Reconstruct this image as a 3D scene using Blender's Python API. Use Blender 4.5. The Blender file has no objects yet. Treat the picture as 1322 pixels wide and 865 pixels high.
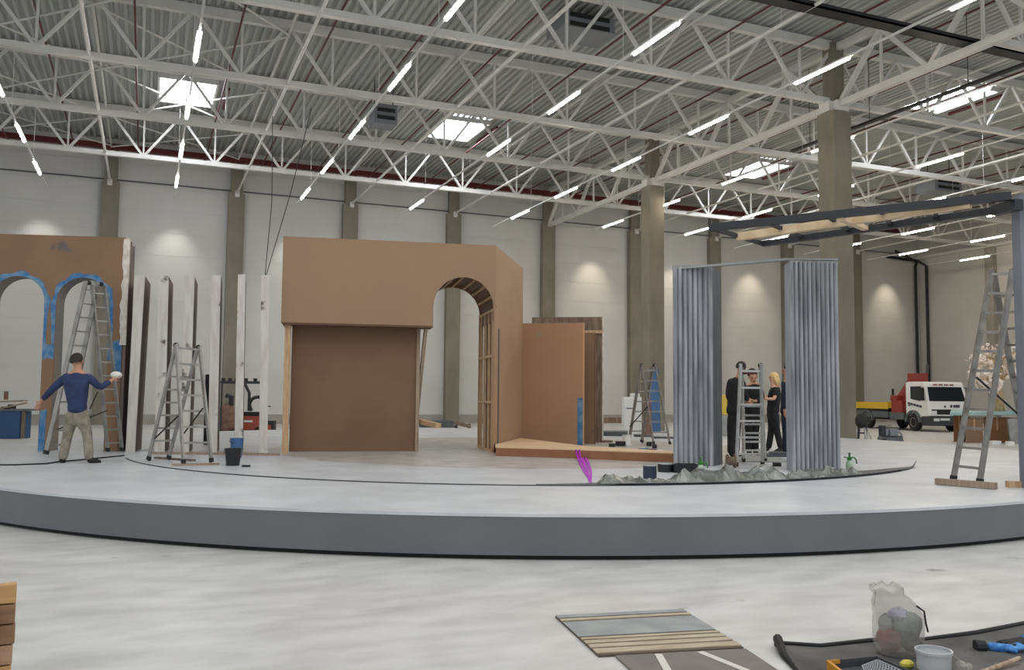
import bpy, bmesh, math, random
from mathutils import Vector as V, Matrix
random.seed(7)
C = bpy.context.scene.collection
PI = math.pi

# ---------------------------------------------------------------- camera
YAW, PITCH, ROLL, F, H = .396, .07, .009, 1130.3, 1.563
fw = V((math.sin(YAW)*math.cos(PITCH), math.cos(YAW)*math.cos(PITCH), math.sin(PITCH)))
_r = V((math.cos(YAW), -math.sin(YAW), 0)); _u = _r.cross(fw)
RT = _r*math.cos(ROLL)+_u*math.sin(ROLL); UP = -_r*math.sin(ROLL)+_u*math.cos(ROLL)
RH = _r.copy(); FH = V((math.sin(YAW), math.cos(YAW), 0)); Z = V((0, 0, 1))
O = V((0, 0, H))
cd = bpy.data.cameras.new('camera'); cam = bpy.data.objects.new('camera', cd); C.objects.link(cam)
cd.sensor_width = 36; cd.lens = F/1322*36; cd.clip_end = 300; cd.clip_start = .05
M = Matrix((RT, UP, -fw)).transposed().to_4x4(); M.translation = O
cam.matrix_world = M
bpy.context.scene.camera = cam

def ray(px, py): return fw*F+RT*(px-661)-UP*(py-432.5)
def G(px, py, z=.44):                       # measured photo point -> point on the level z
    v = ray(px, py); return O+v*((z-H)/v.z)
def D(px, py, d):                           # measured photo point at distance d along the view axis
    return O+ray(px, py)*(d/F)
def AY(px, py, Y):
    v = ray(px, py); return O+v*(Y/v.y)
def proj(P):
    v = V(P)-O; z = v.dot(fw); return 661+F*v.dot(RT)/z, 432.5-F*v.dot(UP)/z, z
HP = .44

# ---------------------------------------------------------------- materials
def lin(c):
    return tuple(((x/255)/12.92 if x/255 <= .04045 else ((x/255+.055)/1.055)**2.4) for x in c)+(1,)
MATS = {}
def mat(name, c, rough=.6, metal=0, c2=None, scale=3., lo=.4, hi=.65, bump=0, bscale=None, stretch=None, emit=None, es=0, alpha=1, trans=0, detail=4, coord='Object', dark=None):
    m = bpy.data.materials.new(name); m.use_nodes = True
    nt = m.node_tree; b = nt.nodes['Principled BSDF']
    b.inputs['Base Color'].default_value = lin(c); b.inputs['Roughness'].default_value = rough
    b.inputs['Metallic'].default_value = metal; b.inputs['Alpha'].default_value = alpha
    b.inputs['Transmission Weight'].default_value = trans
    if emit: b.inputs['Emission Color'].default_value = lin(emit); b.inputs['Emission Strength'].default_value = es
    vec = None
    if c2 or bump:
        tc = nt.nodes.new('ShaderNodeTexCoord'); mp = nt.nodes.new('ShaderNodeMapping')
        if coord == 'World':
            tc = nt.nodes.new('ShaderNodeNewGeometry'); coord = 'Position'
        nt.links.new(tc.outputs[coord], mp.inputs[0])
        if stretch: mp.inputs['Scale'].default_value = stretch
        vec = mp.outputs[0]
    if c2:
        n = nt.nodes.new('ShaderNodeTexNoise'); n.inputs['Scale'].default_value = scale; n.inputs['Detail'].default_value = detail
        nt.links.new(vec, n.inputs['Vector'])
        r = nt.nodes.new('ShaderNodeValToRGB'); e = r.color_ramp.elements
        e[0].position = lo; e[1].position = hi; e[0].color = lin(c); e[1].color = lin(c2)
        nt.links.new(n.outputs['Fac'], r.inputs[0]); out = r.outputs[0]
        if dark:                                  # scattered worn marks of another colour
            n2 = nt.nodes.new('ShaderNodeTexNoise'); n2.inputs['Scale'].default_value = dark[1]; n2.inputs['Detail'].default_value = 5
            nt.links.new(tc.outputs[coord], n2.inputs['Vector'])
            r2 = nt.nodes.new('ShaderNodeValToRGB'); r2.color_ramp.elements[0].position = dark[2]; r2.color_ramp.elements[1].position = dark[2]+.06
            nt.links.new(n2.outputs['Fac'], r2.inputs[0])
            mx = nt.nodes.new('ShaderNodeMix'); mx.data_type = 'RGBA'
            nt.links.new(r2.outputs[0], mx.inputs['Factor']); nt.links.new(out, mx.inputs['A']); mx.inputs['B'].default_value = lin(dark[0])
            out = mx.outputs['Result']
        nt.links.new(out, b.inputs['Base Color'])
    if bump:
        n = nt.nodes.new('ShaderNodeTexNoise'); n.inputs['Scale'].default_value = bscale or scale; n.inputs['Detail'].default_value = 5
        nt.links.new(vec, n.inputs['Vector'])
        bp = nt.nodes.new('ShaderNodeBump'); bp.inputs['Strength'].default_value = bump; bp.inputs['Distance'].default_value = .02
        nt.links.new(n.outputs['Fac'], bp.inputs['Height']); nt.links.new(bp.outputs[0], b.inputs['Normal'])
    MATS[name] = m
    return m
mat('concrete_floor', (178, 177, 174), .42, c2=(208, 207, 204), scale=2.6, lo=.3, hi=.7, detail=10, stretch=(.6, 1.3, 1), dark=((128, 124, 118), 1.7, .69), bump=.05, bscale=6)
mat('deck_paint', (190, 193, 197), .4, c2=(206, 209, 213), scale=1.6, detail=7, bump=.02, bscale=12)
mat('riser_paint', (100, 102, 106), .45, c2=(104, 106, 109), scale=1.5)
mat('black_base', (14, 14, 16), .7)
mat('wall_panel', (196, 195, 190), .55, c2=(203, 202, 198), scale=.4)
mat('plinth', (150, 146, 138), .8, c2=(162, 158, 150), scale=2)
mat('concrete', (122, 117, 104), .85, c2=(136, 130, 117), scale=1.4, stretch=(1, 1, .35), bump=.1, bscale=8)
mat('steel_white', (214, 213, 209), .45, c2=(206, 205, 200), scale=2)
mat('roof_deck', (170, 173, 170), .5, .1, c2=(182, 185, 182), scale=.6, stretch=(1, .1, 1))
mat('sprinkler_red', (88, 30, 33), .5)
mat('dark_red', (92, 26, 28), .5)
mat('tube_glow', (255, 255, 255), .5, emit=(255, 249, 238), es=72)
mat('tube_glow_warm', (255, 255, 255), .5, emit=(255, 238, 212), es=72)
mat('sky_glow', (255, 255, 255), .5, emit=(244, 248, 255), es=20)
mat('white_metal', (215, 215, 213), .45)
mat('grey_metal', (96, 99, 104), .5, .3)
mat('heater_grey', (124, 128, 134), .5, .1)
mat('dark_metal', (44, 46, 50), .5, .2)
mat('black_cable', (22, 22, 24), .6)
mat('mdf', (146, 119, 93), .7, c2=(152, 123, 95), scale=.7, lo=.35, hi=.65, detail=3)
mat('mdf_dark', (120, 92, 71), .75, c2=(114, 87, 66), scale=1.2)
mat('mdf_warm', (170, 132, 102), .65, c2=(164, 126, 96), scale=1., dark=((150, 138, 120), 2.2, .68))
mat('mdf_side', (170, 138, 110), .65, c2=(163, 131, 103), scale=.9)
mat('mdf_worn', (132, 104, 80), .75, c2=(140, 110, 84), scale=1., dark=((100, 96, 92), 1.7, .62))
mat('shade_board', (84, 64, 52), .85, c2=(74, 56, 46), scale=2)  # shadow between the studs, put into the backing board's dark colour
mat('mdf_edge', (196, 152, 112), .7)
mat('step_top', (224, 194, 160), .6, c2=(214, 182, 146), scale=1.2, stretch=(.4, 2, 1))
mat('step_side', (150, 104, 72), .65, c2=(140, 95, 64), scale=3)
mat('pine', (200, 168, 130), .65, c2=(182, 148, 110), scale=6, stretch=(6, 6, .6))
mat('pine_grey', (160, 142, 122), .7, c2=(140, 122, 104), scale=6, stretch=(6, 6, .6))
mat('pine_pale', (222, 200, 166), .6, c2=(206, 180, 142), scale=5)
mat('weathered_wood', (110, 92, 76), .8, c2=(136, 118, 100), scale=4, stretch=(3, 3, .5))
mat('post_white', (212, 206, 198), .7, c2=(196, 188, 178), scale=3, stretch=(4, 4, .6), dark=((100, 88, 80), 2.6, .62), coord='World')
mat('post_brown', (136, 120, 110), .75, c2=(112, 104, 102), scale=2, stretch=(3, 3, .5))
mat('plaster_edge', (226, 220, 210), .8, c2=(200, 190, 176), scale=7)
mat('blue_paint', (48, 108, 158), .6, c2=(110, 144, 170), scale=6)
mat('jamb_grey', (140, 130, 118), .8, c2=(120, 122, 124), scale=2)
mat('alu', (158, 156, 150), .42, .55, c2=(134, 131, 126), scale=5)
mat('alu_bright', (196, 196, 192), .4, .4, c2=(174, 174, 170), scale=5)
mat('foot_black', (30, 30, 30), .7)
mat('curtain', (120, 123, 127), .6, c2=(176, 179, 183), scale=2.2, lo=.35, hi=.7, stretch=(5, 5, .45), detail=6)
mat('curtain_side', (166, 170, 178), .6, c2=(146, 150, 158), scale=2, stretch=(4, 4, .5))
mat('curtain_dark', (84, 88, 90), .7, c2=(100, 104, 106), scale=2, stretch=(4, 4, .5))
mat('slab_grey', (118, 123, 132), .6, c2=(128, 132, 141), scale=1.6)
mat('foil', (134, 138, 134), .3, .45, c2=(96, 100, 95), scale=3, bump=.35, bscale=6)
mat('sheet_dark', (66, 70, 74), .5, c2=(88, 92, 94), scale=3)
mat('can_black', (24, 24, 27), .4)
mat('can_blue', (38, 46, 66), .4)
mat('green_plastic', (52, 118, 48), .45)
mat('clear_green', (176, 200, 172), .3)
mat('magenta', (206, 26, 206), .5, c2=(150, 40, 190), scale=9)
mat('tarp_black', (62, 61, 62), .7, c2=(100, 98, 96), scale=3, lo=.35, hi=.75, bump=.2, bscale=12)
mat('tarp_edge', (18, 18, 19), .7)
mat('bag', (196, 192, 184), .18, c2=(170, 164, 154), scale=6, alpha=.36, bump=1., bscale=9)
mat('pail', (186, 188, 190), .3, c2=(176, 178, 180), scale=6)
mat('pail_in', (140, 146, 150), .4)
mat('orange_plastic', (206, 140, 44), .45)
mat('tray_grid', (150, 152, 156), .5)
mat('tray_dark', (70, 70, 72), .6)
mat('rag_red', (120, 56, 54), .8, c2=(98, 70, 66), scale=8)
mat('rag_green', (96, 108, 98), .8, c2=(60, 66, 62), scale=7)
mat('rag_lilac', (150, 148, 170), .7)
mat('yellow', (214, 200, 84), .6)
mat('glove_blue', (40, 108, 180), .6, c2=(90, 160, 214), scale=20)
mat('glove_black', (24, 25, 30), .7)
mat('stick', (176, 158, 134), .6, c2=(130, 104, 84), scale=18)
mat('board_bluegrey', (140, 143, 143), .7, c2=(158, 160, 158), scale=4)
mat('board_beige', (186, 174, 150), .7, c2=(164, 150, 128), scale=3, stretch=(1, 8, 1))
mat('board_edge', (90, 78, 66), .8)
mat('board_grey', (120, 112, 106), .7, c2=(110, 104, 99), scale=5)
mat('board_stripe', (206, 202, 194), .6)
mat('pallet_brown', (146, 112, 82), .75, c2=(120, 90, 66), scale=6, stretch=(.6, .6, 5), dark=((52, 38, 28), 8, .64))
mat('pallet_pale', (176, 142, 116), .75, c2=(158, 122, 98), scale=6, stretch=(.6, .6, 5), dark=((60, 44, 34), 9, .66))
mat('pallet_wood', (196, 156, 104), .7, c2=(168, 128, 84), scale=5, stretch=(.6, .6, 5), dark=((58, 42, 30), 6, .66))
mat('skin', (188, 140, 112), .6)
mat('skin_light', (214, 168, 142), .6)
mat('hair_dark', (38, 30, 27), .7)
mat('hair_blonde', (222, 188, 126), .55)
mat('face_dark', (40, 28, 26), .6)
mat('sweater', (40, 52, 86), .85, c2=(48, 62, 98), scale=12)
mat('khaki', (150, 143, 127), .85, c2=(124, 117, 102), scale=9)
mat('black_cloth', (20, 20, 23), .85, c2=(28, 28, 32), scale=9)
mat('navy_cloth', (30, 36, 56), .85)
mat('shoe', (24, 22, 22), .6)
mat('white_fluff', (222, 218, 210), .9)
mat('truck_white', (226, 226, 224), .3)
mat('truck_dark', (48, 52, 54), .5)
mat('truck_black', (20, 21, 23), .6)
mat('glass_dark', (24, 28, 32), .08)
mat('truck_grey', (86, 92, 92), .5)
mat('truck_yellow', (206, 168, 40), .5)
mat('truck_red', (136, 48, 40), .45)
mat('lamp_clear', (214, 216, 216), .2)
mat('ink', (50, 52, 70), .6)
mat('cardboard', (140, 98, 66), .75, c2=(128, 88, 58), scale=2)
mat('header', (150, 156, 154), .6)
mat('teal', (150, 178, 178), .6, c2=(160, 192, 190), scale=3)
mat('blossom', (248, 240, 230), .8, c2=(238, 220, 206), scale=9)
mat('bark', (196, 172, 132), .8, c2=(172, 148, 112), scale=7)
mat('bench_blue', (34, 74, 116), .5)
mat('machine_red', (164, 78, 58), .5)
mat('sack_brown', (128, 100, 86), .85, c2=(106, 80, 70), scale=8)
mat('fridge_white', (226, 226, 222), .4)
mat('board_blue', (66, 104, 148), .6, c2=(54, 88, 128), scale=2)
mat('yellow_wall', (206, 178, 70), .6)
MT = MATS

# stage top: white painted rim, bare greyer middle (paint pattern laid out in the stage's own space)
def deck_mat():
    m = MT['deck_paint']; nt = m.node_tree; b = nt.nodes['Principled BSDF']
    src = b.inputs['Base Color'].links[0].from_socket
    tc = nt.nodes.new('ShaderNodeTexCoord'); sub = nt.nodes.new('ShaderNodeVectorMath'); sub.operation = 'DISTANCE'
    sub.inputs[1].default_value = (-.34, -.71, 0)
    nt.links.new(tc.outputs['Object'], sub.inputs[0])
    n = nt.nodes.new('ShaderNodeTexNoise'); n.inputs['Scale'].default_value = 1.2; nt.links.new(tc.outputs['Object'], n.inputs['Vector'])
    a = nt.nodes.new('ShaderNodeMath'); a.operation = 'MULTIPLY_ADD'; a.inputs[1].default_value = .5
    nt.links.new(n.outputs['Fac'], a.inputs[0]); nt.links.new(sub.outputs['Value'], a.inputs[2])
    mr = nt.nodes.new('ShaderNodeMapRange'); mr.inputs['From Min'].default_value = 5.4; mr.inputs['From Max'].default_value = 5.5
    nt.links.new(a.outputs[0], mr.inputs['Value'])
    n2 = nt.nodes.new('ShaderNodeTexNoise'); n2.inputs['Scale'].default_value = 2.5; n2.inputs['Detail'].default_value = 6
    nt.links.new(tc.outputs['Object'], n2.inputs['Vector'])
    cr = nt.nodes.new('ShaderNodeValToRGB'); cr.color_ramp.elements[0].color = lin((164, 160, 154)); cr.color_ramp.elements[1].color = lin((190, 187, 182))
    cr.color_ramp.elements[0].position = .35; cr.color_ramp.elements[1].position = .65
    nt.links.new(n2.outputs['Fac'], cr.inputs[0])
    mx = nt.nodes.new('ShaderNodeMix'); mx.data_type = 'RGBA'
    nt.links.new(mr.outputs[0], mx.inputs['Factor']); nt.links.new(cr.outputs[0], mx.inputs['A']); nt.links.new(src, mx.inputs['B'])
    nt.links.new(mx.outputs['Result'], b.inputs['Base Color'])
deck_mat()

# ---------------------------------------------------------------- mesh builder
class MB:
    def __init__(s): s.v = []; s.f = []; s.m = []
    def add(s, vs, fs, mi=0):
        n = len(s.v); s.v += [V(x) for x in vs]; s.f += [[i+n for i in f] for f in fs]; s.m += [mi]*len(fs); return s
    def hexa(s, p, mi=0):    # 8 points: bottom 4 ccw then top 4
        return s.add(p, [(3, 2, 1, 0), (4, 5, 6, 7), (0, 1, 5, 4), (1, 2, 6, 5), (2, 3, 7, 6), (3, 0, 4, 7)], mi)
    def obox(s, p, a, b, c, mi=0):
        p, a, b, c = V(p), V(a), V(b), V(c)
        return s.hexa([p, p+a, p+a+b, p+b, p+c, p+a+c, p+a+b+c, p+b+c], mi)
    def box(s, c, d, fr=None, mi=0):
        ex, ey, ez = fr or (V((1, 0, 0)), V((0, 1, 0)), Z)
        a, b, e = ex*d[0], ey*d[1], ez*d[2]
        return s.obox(V(c)-(a+b+e)/2, a, b, e, mi)
    def beam(s, p, q, w, h=None, up=None, mi=0):
        p, q = V(p), V(q); h = h or w; d = (q-p); L = d.length
        if L < 1e-6: return s
        d.normalize(); u = V(up) if up else (Z if abs(d.z) < .95 else V((1, 0, 0)))
        sd = d.cross(u).normalized(); u = sd.cross(d).normalized()
        return s.obox(p-sd*w/2-u*h/2, d*L, sd*w, u*h, mi)
    def tube(s, pts, r, n=8, mi=0, cap=True):
        pts = [V(p) for p in pts]; rs = r if isinstance(r, (list, tuple)) else [r]*len(pts)
        rings = []; ref = None
        for i, p in enumerate(pts):
            d = (pts[min(i+1, len(pts)-1)]-pts[max(i-1, 0)]).normalized()
            if ref is None: ref = Z if abs(d.z) < .9 else V((1, 0, 0))
            a = d.cross(ref).normalized(); b = a.cross(d).normalized(); ref = b
            rings.append([p+(a*math.cos(2*PI*k/n)+b*math.sin(2*PI*k/n))*rs[i] for k in range(n)])
        vs = [x for g in rings for x in g]; fs = []
        for i in range(len(pts)-1):
            for k in range(n):
                k2 = (k+1) % n; fs.append((i*n+k, i*n+k2, (i+1)*n+k2, (i+1)*n+k))
        if cap: fs += [tuple(range(n))[::-1], tuple((len(pts)-1)*n+k for k in range(n))]
        return s.add(vs, fs, mi)
    def lathe(s, prof, n=24, c=(0, 0, 0), mi=0, axis=None):
        c = V(c); vs = []; fs = []
        ex, ey, ez = axis or (V((1, 0, 0)), V((0, 1, 0)), Z)
        for r, z in prof:
            for k in range(n): vs.append(c+ex*(r*math.cos(2*PI*k/n))+ey*(r*math.sin(2*PI*k/n))+ez*z)
        for i in range(len(prof)-1):
            for k in range(n):
                k2 = (k+1) % n; fs.append((i*n+k, i*n+k2, (i+1)*n+k2, (i+1)*n+k))
        return s.add(vs, fs, mi)
    def prism(s, poly, off, mi=0):     # poly: 3d points, extruded by off
        off = V(off); n = len(poly); P = [V(p) for p in poly]
        return s.add(P+[p+off for p in P], [tuple(range(n))[::-1], tuple(range(n, 2*n))]+[(i, (i+1) % n, n+(i+1) % n, n+i) for i in range(n)], mi)
    def ball(s, c, r, n=10, mi=0, sc=(1, 1, 1)):
        c = V(c); vs = []; fs = []
        for i in range(n//2+1):
            t = PI*i/(n//2)
            for k in range(n): vs.append(c+V((r*sc[0]*math.sin(t)*math.cos(2*PI*k/n), r*sc[1]*math.sin(t)*math.sin(2*PI*k/n), r*sc[2]*math.cos(t))))
        for i in range(n//2):
            for k in range(n):
                k2 = (k+1) % n; fs.append((i*n+k, (i+1)*n+k, (i+1)*n+k2, i*n+k2))
        return s.add(vs, fs, mi)
    def build(s, name, m, parent=None, smooth=False, bevel=0, loc=None):
        me = bpy.data.meshes.new(name)
        base = V(loc) if loc is not None else (parent_origin(parent) if parent is not None else V((0, 0, 0)))
        me.from_pydata([tuple(v-base) for v in s.v], [], s.f)
        ms = m if isinstance(m, (list, tuple)) else [m]
        for x in ms: me.materials.append(MT[x])
        if len(ms) > 1:
            for p, i in zip(me.polygons, s.m): p.material_index = i
        bm = bmesh.new(); bm.from_mesh(me); bmesh.ops.remove_doubles(bm, verts=bm.verts, dist=1e-5)
        bmesh.ops.recalc_face_normals(bm, faces=bm.faces); bm.to_mesh(me); bm.free()
        if smooth:
            for p in me.polygons: p.use_smooth = True
        o = bpy.data.objects.new(name, me); C.objects.link(o)
        if parent is not None: o.parent = parent
        elif loc is not None: o.location = loc
        if bevel:
            b = o.modifiers.new('bevel', 'BEVEL'); b.width = bevel; b.segments = 2; b.limit_method = 'ANGLE'
        return o
def parent_origin(p):
    o = V((0, 0, 0))
    while p is not None:
        o += p.location; p = p.parent
    return o
def tag(o, label=None, cat=None, group=None, kind=None):
    if label: o['label'] = label
    if cat: o['category'] = cat
    if group: o['group'] = group
    if kind: o['kind'] = kind
    return o
def thing(name, label, cat, loc=(0, 0, 0), group=None):
    o = bpy.data.objects.new(name, None); C.objects.link(o); o.location = loc; o.empty_display_size = .1
    return tag(o, label, cat, group)
def kids(o): return [c for c in bpy.data.objects if c.parent == o]
def copy_tree(o, parent=None):
    ch = kids(o); c = o.copy(); C.objects.link(c)
    if parent is not None: c.parent = parent
    for k in ch: copy_tree(k, c)
    return c
def struct(o): o['kind'] = 'structure'; return o
ORD = ['first', 'second', 'third', 'fourth', 'fifth', 'sixth', 'seventh', 'eighth', 'ninth', 'tenth', 'eleventh', 'twelfth', 'thirteenth', 'fourteenth', 'fifteenth', 'sixteenth', 'seventeenth', 'eighteenth', 'nineteenth', 'twentieth']

# ---------------------------------------------------------------- hall shell
WY, WX, CX = 47.55, 52.3, 22.08            # back wall, right wall, column line
RZ = 14.25
b = MB(); b.add([(-40, -14, 0), (WX+2, -14, 0), (WX+2, WY+1, 0), (-40, WY+1, 0)], [(0, 1, 2, 3)]); struct(b.build('floor', 'concrete_floor'))
b = MB()
z = .5; k = 0
while z < RZ+.1:                               # horizontal sandwich panels with open joints
    h = min(1.15, RZ+.11-z); b.obox((-26, WY, z), (WX+26, 0, 0), (0, .2, 0), (0, 0, h-.012)); z += h
b.obox((-26, WY+.02, .4), (WX+26, 0, 0), (0, .3, 0), (0, 0, RZ-.29))
wb = struct(b.build('wall_back', 'wall_panel'))
b = MB(); b.obox((-26, WY-.06, 0), (WX+26, 0, 0), (0, .3, 0), (0, 0, .5)); struct(b.build('baseboard_back', 'plinth'))
b = MB()
for k in range(19): b.obox((WX, -10+3*k, .5), (.2, 0, 0), (0, 2.985, 0), (0, 0, RZ-.4))
b.obox((WX+.03, -10, .4), (.3, 0, 0), (0, WY+10.3, 0), (0, 0, RZ-.3))
struct(b.build('wall_right', 'wall_panel'))
b = MB(); b.obox((WX-.06, -10, 0), (.3, 0, 0), (0, WY+10, 0), (0, 0, .5)); struct(b.build('baseboard_right', 'plinth'))
# trapezoidal steel roof deck, ribs running towards the back wall
b = MB(); vs = []; fs = []; P = .28; x = -26.; prof = []
while x < WX:
    prof += [(x, 0), (x+.1, 0), (x+.14, .09), (x+.24, .09)]; x += P
Y0, Y1 = 9., WY+.2
for x, dz in prof: vs += [(x, Y0, RZ+dz), (x, Y1, RZ+dz)]
for i in range(len(prof)-1): fs.append((2*i, 2*i+2, 2*i+3, 2*i+1))
b.add(vs, fs); struct(b.build('ceiling', 'roof_deck'))
# upper wall edge pipe + ledges
b = MB(); b.tube([(-20, WY-.12, 12.18), (WX-1, WY-.12, 12.18)], .035); tag(b.build('conduit', 'grey_metal', loc=(0, WY, 12.18)), 'thin grey conduit running along the top of the back wall', 'pipe')
b = MB(); b.beam((-20, WY-.6, 13.72), (WX-1, WY-.6, 13.72), .2, .26); tag(b.build('sprinkler_main', 'dark_red', loc=(0, WY-.6, 13.7)), 'thick dark red main pipe under the roof along the back wall', 'pipe')

b = MB(); b.beam((WX-.25, 0, 11.95), (WX-.25, WY-.1, 11.95), .24, .2); struct(b.build('trim_1', 'steel_white'))
# concrete wall pillars
ords = ['leftmost one, above the arched brown wall', 'second one from the left, behind the white posts', 'third one from the left, above the brown house', 'fourth one from the left, seen through the house arch', 'fifth one from the left, beside the house side', 'sixth one, behind the far stepladder', 'seventh one, seen between the grey curtains', 'eighth one, hidden by the right curtain', 'ninth one, beside the big near column', 'tenth one, just left of the black corner pipes']
for i, k in enumerate([-1, 0, 1, 2, 3, 4, 5, 6, 7]):
    x = 4.083+6*k
    b = MB(); b.box((x, WY-.2, 6), (.82, .4, 12)); b.box((x, WY-.2, 12.9), (.6, .36, 1.9))
    tag(struct(b.build('wall_pillar', 'concrete', loc=(x, WY-.2, 0))), 'flat grey concrete wall pillar, '+ords[i], 'pillar')
for i, y in enumerate([41.4, 35.4]):
    b = MB(); b.box((WX-.2, y, 5.9), (.4, .6, 11.8)); tag(struct(b.build('wall_pillar', 'plinth', loc=(WX-.2, y, 0))), ['pale pillar on the right wall behind the tall ladder', 'pale pillar on the right wall hidden by the grey slab'][i], 'pillar')
# free standing columns
for y, lab in ((23.56, 'big square concrete column behind the right grey curtain'), (35.55, 'square concrete column left of the left grey curtain, reaching the roof')):
    t = thing('concrete_column', lab, 'column', (CX, y, 0))
    b = MB(); b.box((CX, y, 5.8), (.8, .8, 11.6)); b.build('shaft', 'concrete', t, bevel=.03)
    b = MB(); b.box((CX, y, 12.85), (.5, .5, 2.5)); b.build('head', 'concrete', t)
    b = MB()
    for s in (-1, 1): b.box((CX+s*.3, y, 11.78), (.3, .5, .36)); b.box((CX, y+s*.3, 11.78), (.5, .3, .36))
    b.build('bearing', 'steel_white', t)

# ---------------------------------------------------------------- roof steel
ZB, ZT = 12.03, 14.03
def roof_truss(L=30.):
    t = thing('roof_truss', '', 'roof truss')
    b = MB(); b.obox((0, -.1, -.11), (L, 0, 0), (0, .2, 0), (0, 0, .2)); b.build('bottom_chord', 'steel_white', t)
    b = MB(); b.obox((0, -.11, ZT-ZB-.14), (L, 0, 0), (0, .22, 0), (0, 0, .3)); b.build('top_chord', 'steel_white', t)
    b = MB(); b.beam((0, 0, ZT-ZB), (1.5, 0, 0), .1); d0 = b.build('diagonal', 'steel_white', t)
    b = MB(); b.beam((1.5, 0, 0), (3, 0, ZT-ZB), .1); d1 = b.build('diagonal', 'steel_white', t)
    b = MB(); b.beam((1.5, 0, 0), (1.5, 0, ZT-ZB), .075); v0 = b.build('vertical', 'steel_white', t)
    for i in range(1, 10):
        for o in (d0, d1, v0):
            c = o.copy(); C.objects.link(c); c.parent = t; c.location.x = 3*i
    return t
tr = roof_truss()
TY = [17.5, 23.56, 29.6, 35.5, 41.6]
place = {17.5: 'nearest to the viewer', 23.56: 'carried by the big near column', 29.6: 'midway between the two columns', 35.5: 'carried by the far column', 41.6: 'closest to the back wall'}
first = True
for side, x0 in (('left', CX-30), ('right', CX)):
    for y in TY:
        if side == 'left' and y == 17.5: continue
        o = tr if first else copy_tree(tr); first = False
        o.location = (x0, y, ZB)
        o['label'] = 'white lattice roof truss %s, %s' % (place[y], 'spanning left of the columns' if side == 'left' else 'spanning right of the columns')
        o['group'] = 'white roof trusses'
def girder(L=11.42):
    q = L/12
    t = thing('girder_truss', '', 'roof truss')
    b = MB(); b.obox((-.11, 0, -.11), (0, L, 0), (.22, 0, 0), (0, 0, .22)); b.build('bottom_chord', 'steel_white', t)
    b = MB(); b.obox((-.11, 0, 1.95), (0, L, 0), (.22, 0, 0), (0, 0, .24)); b.build('top_chord', 'steel_white', t)
    for i in range(3):
        for a, c in (((0, 4*i*q, 0), (0, (4*i+2)*q, 2)), ((0, (4*i+2)*q, 2), (0, (4*i+4)*q, 0))):
            b = MB(); b.beam(a, c, .15); b.build('diagonal', 'steel_white', t)
        b = MB(); b.beam((0, (4*i+2)*q, 0), (0, (4*i+2)*q, 2), .08); b.build('vertical', 'steel_white', t)
    return t
g0 = girder()
for i, (y, lab) in enumerate(((23.85, 'white girder truss linking the two concrete columns'), (35.82, 'white girder truss from the far column to the back wall'), (11.86, 'white girder truss from the big column towards the viewer'))):
    o = g0 if i == 0 else copy_tree(g0); o.location = (CX, y, 11.86); o['label'] = lab; o['group'] = 'white girder trusses'
# bracing tubes running to the wall
bx = [(-7.9, 'farthest left'), (-1.95, 'ending on the leftmost wall pillar'), (4.1, 'ending on the pillar behind the white posts'), (10.12, 'ending on the pillar above the brown house'), (16.1, 'ending on the pillar seen through the arch'), (28.1, 'ending on the pillar behind the far stepladder'), (34.1, 'ending on the pillar between the grey curtains'), (40.1, 'ending on the pillar behind the right curtain'), (46.1, 'ending on the pillar by the big column')]
for x, lab in bx:
    b = MB(); b.tube([(x, 17.5, ZB), (x, WY-.4, ZB)], .055); b.box((x, WY-.47, ZB-.08), (.22, .14, .3))
    tag(b.build('bracing_tube', 'steel_white', loc=(x, 17.5, ZB)), 'long white bracing tube at lower truss level, '+lab, 'bracing', 'lower bracing tubes')
    b = MB(); b.tube([(x, 17.5, 13.8), (x, WY-.4, 13.8)], .05)
    tag(b.build('bracing_tube', 'steel_white', loc=(x, 17.5, 13.8)), 'long white bracing tube just under the roof, '+lab, 'bracing', 'upper bracing tubes')
bays = ['by the back wall', 'second from the back wall', 'third from the back wall', 'fourth from the back wall']
for ci, (x0, x1) in enumerate(((-7.9, -1.95), (-1.95, 4.1), (46.1, 52.0))):
    for yi, (y0, y1) in enumerate(((41.6, 46.7), (35.5, 41.6), (29.6, 35.5), (23.56, 29.6))):
        t = thing('cross_brace', 'white X brace under the roof, bay %s, %s' % (bays[yi], ['outermost left', 'inner left', 'at the right wall'][ci]), 'bracing', (x0, y0, 13.7), 'roof cross braces')
        for p, q in (((x0, y0), (x1, y1)), ((x1, y0), (x0, y1))):
            b = MB(); b.tube([p+(13.7 if p[0] == x0 else 13.64,), q+(13.7 if p[0] == x0 else 13.64,)], .035, 6); b.build('rod', 'steel_white', t)
# sprinkler pipes
for i, x in enumerate([-6.4, -3.55, -.7, 2.45, 5.25, 8.08, 10.92, 14.17, 17.15, 20.1, 23.05, 26, 29, 32, 35, 38, 41, 44, 47]):
    t = thing('sprinkler_pipe', 'thin dark red sprinkler pipe under the roof, %s counted from the left' % ORD[i], 'pipe', (x, 14, 13.5), 'sprinkler pipes')
    b = MB(); b.tube([(x, 14, 13.5), (x, WY-.6, 13.5)], .035, 6); b.build('pipe', 'sprinkler_red', t)
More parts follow.
